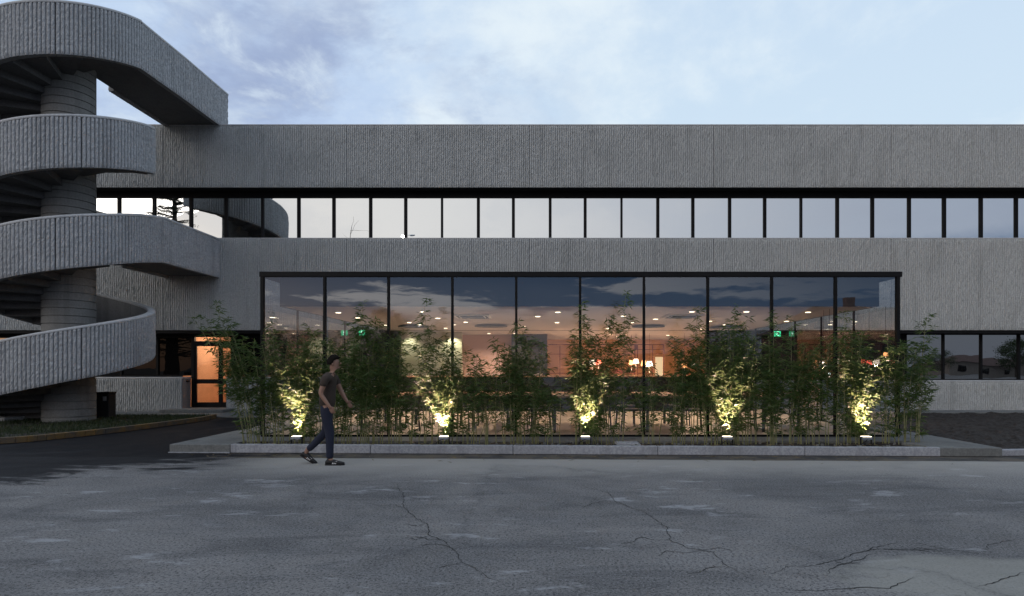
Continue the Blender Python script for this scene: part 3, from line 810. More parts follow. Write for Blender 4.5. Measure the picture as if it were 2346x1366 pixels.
# ceiling lights of the pavilion
DL = [(624, 726), (775, 715), (820, 727), (882, 744), (968, 713), (938, 738), (1003, 728), (961, 743), (1021, 751), (1067, 737), (1039, 743), (1278, 714), (1232, 724), (1276, 738),
      (1199, 747), (1428, 723), (1447, 738), (1392, 752), (1502, 730), (1518, 746), (1585, 713), (1607, 753), (1626, 735), (1710, 713), (1661, 743), (1851, 714), (1802, 735),
      (1772, 743), (1958, 736), (1902, 743)]
ORD = ['first', 'second', 'third', 'fourth', 'fifth', 'sixth', 'seventh', 'eighth', 'ninth', 'tenth']
proto = empty('ceiling_light', (0, 0, 0))
t = MB(); t.lathe([(.085, 0), (.085, -.012), (.064, -.016)], seg=20); t.build('trim_ring', M['white'], proto)
t = MB(); t.lathe([(.058, -.017), (.056, -.020)], seg=20); t.build('lens', M['glow'], proto)
remember(proto)
used = {}
for k, (x, y) in enumerate(DL):
    D = 1400 * (CZ - H) / (840 - y); X_ = px(x, D)
    o = proto if k == 0 else copy_tree(proto)
    o.location = (X_, D, CZ)
    bay = min(9, max(0, int((x - 598) / 146.7)))
    row = 'front' if D < 14.2 else 'middle' if D < 16.7 else 'back'
    key = (bay, row); used[key] = used.get(key, 0) + 1
    lab = f'glowing round ceiling light, {row} row, in the {ORD[bay]} glass bay from the left'
    if used[key] > 1: lab = f'glowing round ceiling light, {row} row, right-hand one in the {ORD[bay]} glass bay'
    tag(o, lab, 'ceiling light', 'recessed ceiling lights of the pavilion')
    if k % 2 == 0 or row == 'back':
        s = lamp('beam', 'SPOT', (0, 0, -.03), 165 if 880 < x < 1640 else 60, (1, .80, .62), o, spot_size=R(118), spot_blend=.7, shadow_soft_size=.06)
for k, (x, D) in enumerate(((1400, 22.5), (1412, 24.0), (1330, 22.3), (1530, 23.0), (1120, 21.8), (1180, 21.8))):
    o = copy_tree(proto); o.location = (px(x, D), D, CZ)
    tag(o, 'round ceiling light beyond the bar, ' + ('left of the red lampshade', 'above the red grid screen', 'above the left red grid rails', 'right of the white lampshades', 'before the pink wall', 'before the dark partition')[k], 'ceiling light', 'recessed ceiling lights beyond the bar')
    s = lamp('beam', 'SPOT', (0, 0, -.03), 700 if k < 4 else 200, (1, .74, .54), o, spot_size=R(150), spot_blend=.8, shadow_soft_size=.06)
# dark ceiling discs, cassettes, exit signs
for k, (x, y, wd, lab) in enumerate([(1125, 749, 75, 'blue-grey acoustic disc below the ceiling above the fourth glass bay'), (1485, 750, 75, 'blue-grey acoustic disc below the ceiling behind the seventh mullion'),
                          (948, 750, 70, 'blue-grey acoustic disc below the ceiling above the cream wall'), (1662, 752, 75, 'faint blue-grey acoustic disc below the ceiling in the eighth bay')]):
    D = 1400 * (CZ - .06 - H) / (840 - y); r = wd / 2 / 1400 * D
    c = empty('ceiling_disc', (px(x, D), D, CZ - .055))
    t = MB(); t.lathe([(r, 0), (r, .02)], seg=40); t.build('panel', M['disc'], c)
    t = MB(); t.tube([(0, 0, .02), (0, 0, .055)], .01, 6); t.build('hanger', M['blackm'], c)
    tag(c, lab, 'acoustic disc', 'round acoustic discs under the pavilion ceiling')
for x, lab in ((1083, 'square white air-conditioning cassette in the ceiling of the fourth glass bay'), (1563, 'square white air-conditioning cassette in the ceiling of the seventh glass bay')):
    D = 14.35; c = empty('air_conditioner', (px(x, D), D, CZ))
    t = MB(); t.box(-.42, .42, -.42, .42, -.03, 0); t.build('panel', M['white'], c, bevel=.01)
    t = MB(); t.box(-.26, .26, -.26, .26, -.042, -.03)
    t.build('grille', M['disc'], c)
    for sx in (-1, 1):
        t = MB(); t.box(sx * .33 - .025, sx * .33 + .025, -.3, .3, -.036, -.0305); t.build('slot', M['blackm'], c)
        t = MB(); t.box(-.3, .3, sx * .33 - .025, sx * .33 + .025, -.037, -.0306); t.build('slot', M['blackm'], c)
    tag(c, lab, 'air conditioner', 'ceiling cassettes in the pavilion')
for x, y, lab in ((829, 763, 'green glowing running-man exit sign hanging in the second glass bay'), (1781, 765, 'green glowing running-man exit sign hanging in the ninth glass bay')):
    D = 17.5; c = empty('exit_sign', (px(x, D), D, pz(y, D)))
    t = MB(); t.box(-.09, .09, -.02, .02, -.075, .075); t.build('panel', M['exit'], c, bevel=.004)
    t = MB(); t.box(-.055, .055, -.025, -.021, -.012, -.045 + .08) if False else None
    # pictogram: head, leaning trunk, arms, striding legs
    t = MB(); y_ = -.0225
    def bar(a, b, wv):
        a = Vector((a[0], y_, a[1])); b = Vector((b[0], y_, b[1])); d_ = (b - a).normalized(); n_ = Vector((-d_.z, 0, d_.x)) * wv
        t.add([a - n_, b - n_, b + n_, a + n_], [(0, 1, 2, 3)])
    t.add([(.012 + .014 * math.cos(k), y_, .05 + .014 * math.sin(k)) for k in [i * PI / 5 for i in range(10)]], [tuple(range(10))])
    bar((.006, .034), (-.008, -.008), .011); bar((.004, .028), (.036, .012), .005); bar((.004, .028), (-.032, .02), .005)
    bar((-.006, -.008), (.024, -.03), .007); bar((.024, -.03), (.018, -.058), .006); bar((-.01, -.008), (-.026, -.034), .007); bar((-.026, -.034), (-.052, -.04), .006)
    t.build('pictogram', M['exitw'], c)
    t = MB(); t.tube([(0, 0, .075), (0, 0, CZ - pz(y, D))], .005, 5); t.build('hanger', M['ltmetal'], c)
    tag(c, lab, 'exit sign', 'exit signs in the pavilion')

# rooms behind the pavilion
rm = MB()
BX2 = BXR + .0
def rpart(m, name, mt, label=None, cat=None):
    o = m.build(name, mt)
    if label: tag(o, label, cat)
    return o
m = MB(); m.box(BXL, BXR, FD + .48, 29.5, CZ + .004, CZ + .05); bpart(m, 'room_ceiling', M['ceil'])
m = MB(); m.box(px(920, 21), px(1058, 21), 21.0, 21.15, PZ + .01, CZ); rpart(m, 'partition_wall', M['cream'], 'cream partition wall lit brightly from above behind the bar', 'wall')
m = MB(); m.box(px(1058, 23), px(1172, 23), 23.0, 23.15, PZ + .01, CZ); rpart(m, 'partition_wall', M['pink'], 'pale pink partition wall right of the bright cream wall', 'wall')
m = MB(); m.box(px(1172, 22.5), px(1254, 22.5), 22.5, 23.2, PZ + .01, CZ); rpart(m, 'dark_partition', M['dark'], 'dark partition between the pink wall and the orange room', 'wall')
m = MB(); m.box(px(1254, 27), px(1640, 27), 27, 27.15, PZ + .01, CZ); m.box(px(1640, 27), px(1640, 27) + .15, 20.6, 27.15, PZ + .01, CZ)
rpart(m, 'terracotta_wall', M['orange'], 'warm terracotta wall at the back of the dining room', 'wall')
m = MB(); m.box(BXL, px(915, 20.3), 20.3, 20.5, PZ + .01, CZ); m.box(px(1618, 20.3), BXR + .02, 20.3, 20.5, PZ + .01, CZ)
bpart(m, 'infill_wall', M['dark'])
# bar counter
bc = empty('bar_counter', (.4, 18.8, PZ))
CX0, CX1 = px(922, 18.5), px(1640, 18.5)
m = MB(); m.box(CX0 - .4, CX1 - .4, -.3, .3, 0.012, 1.04); m.build('body', M['blackm'], bc)
m = MB(); m.box(CX0 - .42, CX1 - .38, -.34, .34, 1.04, 1.075); m.build('worktop', M['wood'], bc, bevel=.004)
tag(bc, 'long black bar counter with a thin pale worktop across the pavilion', 'counter')
cup = empty('cup', (0, 0, 0)); t = MB(); t.lathe([(.025, 0), (.04, .03), (.042, .075), (.036, .075), (.034, .02)], seg=12); t.build('bowl', M['ceramic'], cup)
t = MB(); t.tube([(.04, 0, .06), (.065, 0, .055), (.065, 0, .025), (.038, 0, .02)], .005, 5); t.build('handle', M['ceramic'], cup); remember(cup)
cupx = [925, 933, 945, 952, 962, 975, 1070, 1130, 1142, 1160, 1188, 1196, 1226, 1232, 1240]
for k, x in enumerate(cupx):
    o = cup if k == 0 else copy_tree(cup)
    o.location = (px(x, 18.6), 18.6 + .04 * (k % 3), PZ + 1.075); o.rotation_euler.z = k * 1.3
    where = 'in front of the cream wall' if x < 1000 else 'in front of the pink wall' if x < 1172 else 'in front of the dark partition'
    n_ = sum(1 for q in cupx[:k + 1] if (q < 1000) == (x < 1000) and (q < 1172) == (x < 1172)) - 1
    tag(o, f'pale cup on the bar {where}, {ORD[n_]} from the left there', 'cup', 'cups on the bar counter')
# oxblood shelving screen
D = 24.0; sc_ = empty('metal_screen', (px(1500, D), D, PZ + .01)); X0 = px(1500, D); Z0 = PZ + .01
def bar3(x0, x1, y0, y1, nm='rail'):
    t = MB(); t.box(px(x0, D) - X0, px(x1, D) - X0, -.03, .03, pz(y1, D) - Z0, pz(y0, D) - Z0); t.build(nm, M['oxred'], sc_)
bar3(1256, 1520, 789, 790.6); bar3(1256, 1454, 811, 812); bar3(1461, 1520, 800.5, 801.7); bar3(1495, 1520, 810.5, 811.7); bar3(1256, 1496, 854.5, 856)
for x in (1282, 1374, 1453.5, 1460, 1494.5, 1520): bar3(x, x + 1.4, 789, 900, 'post')
bar3(1454, 1461, 789.5, 802, 'panel'); bar3(1405, 1453, 847, 855, 'panel')
tag(sc_, 'open oxblood-red metal grid screen in front of the terracotta wall', 'screen')
# glowing slab stands in for the lit room beyond the doorway
dw = MB(); dw.box(px(1502, 26.9), px(1519, 26.9), 26.93, 26.97, PZ + .02, pz(818, 26.9)); rpart(dw, 'glowing_doorway', mat('doorway_glow', (.8, .75, .6), .8, emit=(1, .78, .48), es=.7), 'small glowing doorway in the terracotta wall behind the screen', 'doorway')
# pendant lamps
def pendant(x, y, D, size, mt, label, light=0):
    c = empty('pendant_lamp', (px(x, D), D, pz(y, D)))
    k = size / 1400 * D / 2
    t = MB(); t.lathe([(k, -k * .75), (k * .62, k * .75), (k * .6, k * .75), (k * .96, -k * .75)], seg=20, cap=False); t.build('lamp_shade', mt, c)
    t = MB(); t.lathe([(k * .6, k * .74), (.005, k * .76)], seg=20); t.build('shade_top', mt, c)
    t = MB(); t.tube([(0, 0, k * .75), (0, 0, CZ - pz(y, D))], .004, 5); t.build('cord', M['rubber'], c)
    t = MB(); t.tube([(0, 0, -k * .5), (0, 0, -k * 2.0)], .003, 5); t.lathe([(.004, -k * 2.35), (.012, -k * 2.2), (.004, -k * 2.0)], seg=8); t.build('pull_knob', M['shade_w'], c)
    if light: lamp('bulb', 'POINT', (0, 0, -k * .9), light, (1, .6, .32), c, shadow_soft_size=.05)
    tag(c, label, 'pendant lamp', 'small shaded pendant lamps in the dining room')
pendant(1357, 830, 22.2, 15, M['shade_w'], 'white pendant lampshade left of centre, beside a red one', 26)
pendant(1371, 829, 22.6, 13, M['shade_r'], 'red pendant lampshade touching the left white one')
pendant(1447, 831, 23.0, 15, M['shade_o'], 'amber pendant lampshade left behind the higher white one')
pendant(1457, 828, 22.0, 15, M['shade_w'], 'white pendant lampshade in front of the screen, the higher of the pair', 26)
pendant(1475, 832, 22.8, 15, M['shade_o'], 'amber pendant lampshade behind the seventh mullion')
pendant(1488, 834, 22.0, 17, M['shade_w'], 'white pendant lampshade just right of the seventh mullion', 26)
pendant(1568, 837, 22.0, 14, M['shade_o'], 'amber pendant lampshade low behind the bamboo of the seventh bay', 16)
pendant(1589, 836, 23.0, 9, M['shade_w'], 'tiny white pendant lampshade at the right end of the dining room')
pendant(1887, 832, 12.9, 8, M['shade_w'], 'small white pendant lamp in the ninth glass bay')
pendant(1900, 857, 12.6, 6, M['exitw'], 'small round pale lamp hanging lowest in the ninth glass bay')
pendant(1991, 831, 12.5, 13, M['shade_r'], 'bright red pendant lampshade in the last glass bay')
pendant(2029, 812, 12.1, 12, M['shade_o'], 'amber pendant lampshade highest in the last glass bay')
# wash light for the cream wall: two real track spots
for k, x in enumerate((935, 1035)):
    c = empty('track_spotlight', (px(x, 20.7), 20.72, CZ))
    t = MB(); t.lathe([(.035, -.02), (.035, -.14)], seg=14); t.build('housing', M['white'], c); t = MB(); t.tube([(0, 0, 0), (0, 0, -.02)], .01, 6); t.build('stem', M['white'], c)
    s = lamp('beam', 'SPOT', (0, 0, -.15), 34 if k else 20, (1, .93, .66), c, spot_size=R(120), spot_blend=.7, shadow_soft_size=.03); s.rotation_euler = (R(25), 0, 0)
    tag(c, ('track spotlight above the left end of the cream wall', 'track spotlight above the bright right end of the cream wall')[k], 'spotlight', 'track spotlights washing the cream wall')
# tables and chairs
table = empty('dining_table', (0, 0, PZ + .01))
t = MB(); t.box(-.42, .42, -1.05, 1.05, .715, .75); t.build('table_top', M['wood'], table, bevel=.005)
for sx in (-1, 1):
    for sy_ in (-1, 1):
        t = MB(); t.box(sx * .36 - .025, sx * .36 + .025, sy_ * .95 - .025, sy_ * .95 + .025, 0, .715); t.build('leg', M['dwood'], table)
remember(table)
chair = empty('dining_chair', (0, 0, PZ + .01))
t = MB(); t.box(-.22, .22, -.22, .22, .43, .465); t.build('seat', M['dwood'], chair, bevel=.01)
arc = [(.26 * math.cos(a) - .02, .27 * math.sin(a), .74 + .05 * math.cos(a) * -1 * .3) for a in [R(100 + 16 * i) for i in range(11)]]
t = MB(); t.tube(arc, .021, 8); t.build('backrest', M['wood'], chair, smooth=True)
for sx in (-1, 1):
    for sy_ in (-1, 1):
        t = MB(); top = .73 if sx < 0 else .43
        t.tube([(sx * .21, sy_ * .2, 0), (sx * .18, sy_ * .19, .44), (sx * .19 - .02 * (sx < 0), sy_ * .18, top)], .014, 6); t.build('leg', M['dwood'], chair)
remember(chair)
TB = [(-3.45, 13.6, 'leftmost'), (-1.15, 13.7, 'second'), (.55, 13.5, 'middle'), (2.45, 13.5, 'fourth'), (4.85, 13.55, 'rightmost')]
first = True; fc = True
for tx_, ty_, nm in TB:
    o = table if first else copy_tree(table); first = False
    o.location = (tx_, ty_, PZ + .01)
    tag(o, f'long wooden dining table behind the bamboo, the {nm} of the five from the left' if nm in ('second', 'fourth') else f'long wooden dining table behind the bamboo, the {nm} of the five', 'table', 'dining tables in the pavilion')
    plate_n = 0
    for side in (-1, 1):
        for q, yy in enumerate((-.62, .55)):
            c = chair if fc else copy_tree(chair); fc = False
            c.location = (tx_ + side * .62, ty_ + yy, PZ + .01); c.rotation_euler.z = 0 if side < 0 else PI
            c.rotation_euler.z += random.uniform(-.25, .25)
            tag(c, f'curved-back wooden chair on the {"left" if side < 0 else "right"} side of the {nm} long table, {"nearer the glass" if q == 0 else "nearer the bar"}', 'chair', 'dining chairs in the pavilion')

# ------------------------------------------------------------------ uplights
def uplight(x, k, lab, aim):
    D = 10.82 - .012 * k
    c = empty('garden_spotlight', (px(x, D), D, .12))
    t = MB(); t.box(-.085, .085, -.06, .06, .105, .155); t.build('housing', M['lampgrey'], c, bevel=.008)
    t = MB(); t.box(-.075, .075, -.05, .05, .156, .160); t.build('lens', M['spotlens'], c)
    t = MB(); t.box(-.1, -.088, -.015, .015, 0, .14); t.box(.088, .1, -.015, .015, 0, .14); t.box(-.1, .1, -.015, .015, -.01, .003); t.build('bracket', M['blackm'], c)
    t = MB(); t.tube([(.0, -.05, .11), (-.05, -.11, .1), (-.11, -.12, .06), (-.13, -.08, .02), (-.12, .02, .01)], .008, 6); t.build('cable', M['rubber'], c, smooth=True)
    s = lamp('beam', 'SPOT', (0, 0, .165), (1100, 1300, 1100, 1050, 1250)[k], (1, .58, .58), c, spot_size=R((52, 60, 54, 56, 58)[k]), spot_blend=.55, shadow_soft_size=.03)
    s.rotation_euler = (R(180 - 9), -aim[0], 0)
    tag(c, lab, 'spotlight', 'garden spotlights lighting the bamboo')
ULX = [(680, 'first from the left'), (1017, 'second from the left'), (1341, 'third from the left'), (1666, 'fourth from the left'), (1984, 'rightmost')]
for k, (x, nm) in enumerate(ULX):
    uplight(x, k, f'small grey garden spotlight shining up into the bamboo, {nm}', (R([2, 7, -3, -5, 1][k]), R(-2)))

# ------------------------------------------------------------------ bamboo
def bamboo_mesh(seed, h, spread, nculm, dense, lean=0.0, lowleaf=.35):
    rnd = random.Random(seed); cu = MB(); lv = MB()
    def leaf(p, d, L):
        d = d.normalized(); side = d.cross(Vector((0, 0, 1)))
        if side.length < .05: side = Vector((1, 0, 0))
        side = (Matrix.Rotation(rnd.uniform(-1.1, 1.1), 3, d) @ side.normalized()) * L * rnd.uniform(.06, .09)
        mid = p + d * L * .38; tip = p + d * L + Vector((0, 0, -L * rnd.uniform(.05, .35)))
        lv.add([p, mid + side, tip, mid - side], [(0, 1, 2), (0, 2, 3)])
    for c in range(nculm):
        a = rnd.uniform(0, 2 * PI); r0 = spread * .30 * rnd.random() ** .7
        b = Vector((r0 * math.cos(a) * 1.25, r0 * math.sin(a) * .28, 0))
        hh = h * (1.0 if c == 0 else rnd.uniform(.45, .93))
        ld = Vector((math.cos(a) * .6 + rnd.uniform(-.6, .6), .25 * math.sin(a) + rnd.uniform(-.25, .15), 0)) * spread * .33 * (.25 if c == 0 else 1)
        ld.x += lean
        n = 9; pts = []
        for i in range(n):
            t_ = i / (n - 1)
            pts.append(b + ld * t_ ** 1.7 + Vector((rnd.uniform(-.008, .008), 0, hh * t_ - .05 * ld.length * t_ ** 3)))
        cu.tube(pts, [.0075 * (1 - .8 * i / (n - 1)) + .0012 for i in range(n)], 5)
        def at(t_):
            f = t_ * (n - 1); i = min(n - 2, int(f)); return pts[i].lerp(pts[i + 1], f - i)
        nn_ = int(hh / .085)
        for q in range(1, nn_ + 1):
            t_ = q / nn_; p = at(t_); z = p.z
            pl_ = min(1.0, lowleaf + (1 - lowleaf) * max(0.0, (z - .3) / .8))
            if z < .12 or rnd.random() > pl_: continue
            for br in range(2 if rnd.random() < dense else 1):
                aa = rnd.uniform(0, 2 * PI)
                bl = rnd.uniform(.08, .30) * (1.0 if t_ < .7 else (1.25 - t_) * 1.9) * (.6 if z < .55 else 1)
                bd = Vector((math.cos(aa), math.sin(aa) * .6, rnd.uniform(.3, 1.0))).normalized()
                e = p + bd * bl
                if bl > .14: cu.tube([p, p + bd * bl * .55, e], [.0028, .0022, .0012], 3, cap=False)
                kk = max(1, int(bl / .05))
                for u in range(kk + 1):
                    fp = p + bd * bl * (.25 + .75 * u / max(1, kk))
                    for l in range(rnd.choice((2, 2, 3, 4))):
                        la = rnd.uniform(0, 2 * PI)
                        dd = bd * .5 + Vector((math.cos(la), math.sin(la) * .8, rnd.uniform(-.75, .45)))
                        leaf(fp, dd, rnd.uniform(.075, .15))
    return cu, lv
BB = [  # x px, top y px, spread m, culms, dense, lean, label, depth offset
 (570, 692, .8, 10, .7, -.66, 'tall bamboo leaning left from the kerb end across the entrance door', .0),
 (598, 775, .85, 14, .9, -.12, 'bushy bamboo at the left corner of the glass pavilion', .12),
 (642, 742, .75, 12, .8, 0, 'bamboo left of the first garden spotlight', .1),
 (688, 765, .55, 10, .7, 0, 'bamboo lit gold by the first garden spotlight', .16),
 (738, 752, .75, 14, .9, 0, 'bushy dark bamboo just left of the walking person', .1),
 (785, 770, .7, 13, .9, 0, 'bushy bamboo right behind the walking person', .15),
 (832, 702, .8, 14, .9, 0, 'tall dark bamboo rising in the second glass bay right of the person', .1),
 (885, 748, .85, 15, 1, 0, 'thick dark bamboo standing before the second mullion', .1),
 (938, 830, .8, 12, .9, 0, 'low bushy bamboo in the third glass bay below the cream wall', .1),
 (985, 692, .6, 8, .6, 0, 'tall slim bamboo with feathery tip against the bright cream wall', .12),
 (1030, 772, .6, 10, .6, 0, 'bamboo lit gold by the second garden spotlight', .16),
 (1085, 815, .75, 13, .9, 0, 'low dense bamboo before the left part of the pink wall', .1),
 (1120, 795, .6, 9, .7, 0, 'medium bamboo before the right part of the pink wall', .12),
 (1168, 742, .75, 14, .9, 0, 'bushy bamboo rising beside the fourth mullion', .1),
 (1218, 762, .75, 13, .9, 0, 'dark bamboo before the dark partition', .1),
 (1268, 872, .6, 8, .7, 0, 'lowest bamboo, left of the third garden spotlight', .1),
 (1322, 700, .5, 10, .7, 0, 'tall narrow bamboo rising along the fifth mullion', .1),
 (1350, 775, .5, 10, .7, 0, 'bamboo lit gold by the third garden spotlight', .16),
 (1398, 672, .75, 9, .6, 0, 'tallest bamboo, feathery, left of the pendant lamps', .12),
 (1500, 838, .75, 10, .8, 0, 'low dark bamboo before the white pendant lamps', .1),
 (1538, 775, .6, 9, .7, 0, 'medium bamboo right of the white pendant lamps', .1),
 (1578, 706, .55, 9, .7, 0, 'tall pointed bamboo in the seventh glass bay', .1),
 (1632, 770, .6, 12, .9, 0, 'bamboo standing before the seventh-to-eighth bay mullion', .1),
 (1660, 702, .55, 9, .7, 0, 'tall bamboo lit gold low down by the fourth garden spotlight', .16),
 (1708, 735, .8, 14, .9, 0, 'bushy dark bamboo right of the fourth garden spotlight', .1),
 (1752, 722, .75, 14, .9, 0, 'dense bamboo rising below the right exit sign', .1),
 (1800, 735, .75, 13, .9, 0, 'bushy bamboo right of the right exit sign', .1),
 (1855, 775, .8, 13, .9, 0, 'bamboo in front of the ninth glass bay small pendants', .1),
 (1925, 718, .65, 12, .9, 0, 'tall bamboo along the last mullion of the pavilion front', .1),
 (1972, 770, .6, 11, .8, 0, 'bamboo lit gold by the rightmost garden spotlight', .16),
 (2022, 772, .7, 12, .8, 0, 'bamboo inside the right corner of the pavilion front', .1),
 (2078, 728, .75, 15, .9, .08, 'rightmost bamboo, bushy, past the pavilion corner before the ribbed wall', .1)]
for k, (x, ty, spr, nc, dn, ln, lab, off) in enumerate(BB):
    D = 10.98 + (off - .1) - (.05 if k in (3, 10, 17, 23, 29) else 0); X_ = px(x, D)
    h = pz(ty, D) - .12
    root = empty('bamboo', (X_, D, .10))
    lit = k in (3, 10, 17, 23, 29); nc = max(4, round(nc * (.95 if lit else .68)))
    cu, lv = bamboo_mesh(500 + k, h, spr, nc, dn, ln, 1.0 if lit else .32)
    cu.build('culms', M['culm'], root); lv.build('foliage', M['bamboo'], root)
    tag(root, lab, 'bamboo', 'bamboo clumps planted along the glass front')

# ------------------------------------------------------------------ person
def skin(name, verts, edges, m, parent, sub=2, root=(0,)):
    me = bpy.data.meshes.new(name); me.from_pydata([v[:3] for v in verts], edges, []); me.update(); me.materials.append(m)
    o = bpy.data.objects.new(name, me); COL.objects.link(o); o.parent = parent
    sm = o.modifiers.new('skin', 'SKIN'); sm.use_smooth_shade = True; sm.branch_smoothing = .6
    for i, v in enumerate(verts):
        r = v[3]; r2 = v[4] if len(v) > 4 else r
        me.skin_vertices[0].data[i].radius = (r, r2); me.skin_vertices[0].data[i].use_root = (i in root)
    ss = o.modifiers.new('sub', 'SUBSURF'); ss.levels = sub; ss.render_levels = sub
    return o
pe = empty('person', (px(768, 9.45), 9.45, 0.0))
tag(pe, 'person walking right past the bamboo in brown top, dark jeans and striped black trainers', 'person')
# joints: x forward, y (-) toward camera
hip = (-.13, 0, .88)
BV = [(-.13, 0, .90, .105, .09), (-.12, 0, 1.08, .12, .10), (-.09, 0, 1.26, .135, .115), (-.07, 0, 1.36, .10, .09), (-.045, 0, 1.43, .05), (-.02, 0, 1.50, .075, .07), (-.005, 0, 1.585, .088, .075), (-.015, 0, 1.635, .06, .055),
      (-.12, -.085, .84, .058), (-.05, -.09, .48, .058), (-.05, -.09, .12, .038), (-.03, -.09, .06, .036), (.09, -.09, .035, .032),
      (-.14, .085, .84, .058), (-.17, .09, .49, .058), (-.46, .09, .22, .04), (-.50, .09, .13, .036), (-.42, .09, .035, .028),
      (-.08, -.18, 1.34, .052), (-.15, -.22, 1.10, .038), (-.03, -.22, .93, .028), (.01, -.22, .87, .026, .016),
      (-.07, .18, 1.34, .052), (.02, .22, 1.11, .038), (.10, .21, .98, .028), (.14, .20, .93, .026, .016)]
BE = [(0, 1), (1, 2), (2, 3), (3, 4), (4, 5), (5, 6), (6, 7), (0, 8), (8, 9), (9, 10), (10, 11), (11, 12), (0, 13), (13, 14), (14, 15), (15, 16), (16, 17),
      (3, 18), (18, 19), (19, 20), (20, 21), (3, 22), (22, 23), (23, 24), (24, 25)]
ROOTS = [0]
def hand(base, dirv, side, st_i):
    b = Vector(base); d_ = Vector(dirv).normalized(); s_ = Vector(side).normalized(); up = d_.cross(s_)
    for f in range(4):
        L = (.062, .072, .067, .052)[f]
        r0 = b + s_ * (.024 - .016 * f)
        p0 = r0 - d_ * .025; p1 = r0 + d_ * L * .55; p2 = p1 + (d_ * .8 - up * .5).normalized() * L * .5
        i0 = len(BV); ROOTS.append(i0); BV.extend([(*p0, .008), (*p1, .0085), (*p2, .007)]); BE.extend([(i0, i0 + 1), (i0 + 1, i0 + 2)])
    th0 = b - d_ * .045 + s_ * .015; th1 = th0 + (d_ * .7 + s_ * .6).normalized() * .045; th2 = th1 + d_ * .025
    i0 = len(BV); ROOTS.append(i0); BV.extend([(*th0, .010), (*th1, .0095), (*th2, .008)]); BE.extend([(i0, i0 + 1), (i0 + 1, i0 + 2)])
hand((.02, -.22, .855), (.5, 0, -.85), (.85, -.1, .5), 21)
hand((.15, .20, .915), (.6, 0, -.75), (.45, 0, .85), 25)
body = skin('body', BV, BE, M['skin'], pe, root=ROOTS)
# face details as part of the head: nose, ears, eyes
t = MB(); t.lathe([(.002, .0), (.012, -.014), (.014, -.028), (.004, -.032)], 0.083, 0, 8); o = t.build('nose', M['skin'], pe, smooth=True); o.location = (0, 0, 1.575)
for s_ in (-1, 1):
    t = MB(); t.lathe([(.003, -.026), (.014, -.012), (.017, .006), (.008, .022)], -.015, s_ * .078, 8); o = t.build('ear', M['skin'], pe, smooth=True); o.location = (0, 0, 1.55)
    t = MB(); t.lathe([(.002, -.006), (.007, 0), (.002, .006)], .072, s_ * .03, 8); o = t.build('eye', M['hair'], pe); o.location = (0, 0, 1.567)
t = MB(); t.box(.070, .079, -.02, .02, 1.508, 1.514); t.build('mouth', mat('lips', (.3, .12, .1), .6), pe)
hv = MB(); vs = []; fs = []
rn = random.Random(3)
for j in range(9):
    for i in range(20):
        th = PI * .62 * j / 8; a = 2 * PI * i / 20
        r = .103 + rn.uniform(-.004, .007)
        x = r * math.sin(th) * math.cos(a) * 1.05; y = r * math.sin(th) * math.sin(a) * .92; z = r * math.cos(th) * 1.08
        if x > .03 and z < .045: x = .03 + (x - .03) * .2; z = max(z, .03)
        vs.append((x - .018, y, z + 1.578))
for j in range(8):
    for i in range(20):
        a = j * 20 + i; b = j * 20 + (i + 1) % 20; fs.append((a, b, b + 20, a + 20))
hv.add(vs, fs); hv.build('hair', M['hair'], pe, smooth=True)
skin('shirt', [(-.13, 0, .83, .152, .150), (-.12, 0, 1.08, .142, .122), (-.09, 0, 1.26, .155, .135), (-.075, 0, 1.35, .12, .105), (-.05, 0, 1.405, .068),
               (-.085, -.185, 1.335, .068), (-.125, -.215, 1.2, .056), (-.075, .185, 1.335, .068), (-.02, .215, 1.2, .056)],
     [(0, 1), (1, 2), (2, 3), (3, 4), (3, 5), (5, 6), (3, 7), (7, 8)], M['shirt'], pe)
skin('jeans', [(-.13, 0, 1.0, .125, .11), (-.13, 0, .86, .14, .12), (-.12, -.075, .82, .098), (-.05, -.09, .48, .072), (-.052, -.09, .24, .060), (-.052, -.09, .085, .058),
               (-.14, .075, .82, .098), (-.17, .09, .49, .072), (-.33, .09, .33, .060), (-.465, .09, .20, .055)],
     [(0, 1), (1, 2), (2, 3), (3, 4), (4, 5), (1, 6), (6, 7), (7, 8), (8, 9)], M['jeans'], pe)
def shoe(loc, ry):
    s_ = MB(); sec = [(-.115, .030, .055, .0), (-.09, .038, .085, .0), (-.03, .040, .085, 0), (.03, .043, .068, 0), (.09, .046, .050, 0), (.14, .042, .042, .0), (.17, .022, .028, .002)]
    vs = []; fs = []; n = 10
    for x, wv, hv_, zb_ in sec:
        for i in range(n):
            a = 2 * PI * i / n; vs.append((x, wv * math.cos(a), zb_ + .012 + max(0, hv_ * (.5 + .5 * math.sin(a)))))
    for j in range(len(sec) - 1):
        for i in range(n):
            a = j * n + i; b = j * n + (i + 1) % n; fs.append((a, b, b + n, a + n))
    fs += [tuple(range(n - 1, -1, -1)), tuple(range((len(sec) - 1) * n, len(sec) * n))]
    s_.add(vs, fs); o = s_.build('shoe', M['shoe'], pe, smooth=True); o.location = loc; o.rotation_euler = (0, ry, 0)
    so_ = MB(); so_.prism([(-.12, -.03), (-.05, -.042), (.06, -.046), (.13, -.044), (.175, -.015), (.175, .015), (.13, .044), (.06, .046), (-.05, .042), (-.12, .03)], 0, .014)
    so_.build('sole', M['rubber'], o, bevel=.003)
    for q in range(3):
        for sd_ in (-1, 1):
            t = MB(); xx = -.005 + q * .024
            t.add([(xx, sd_ * .0455, .022), (xx + .011, sd_ * .0455, .022), (xx + .030, sd_ * .034, .066), (xx + .019, sd_ * .034, .066)], [(0, 1, 2, 3)])
            t.build('stripe', M['stripe'], o)
shoe((-.0, -.09, .0), 0)
shoe((-.475, .09, .062), R(32))

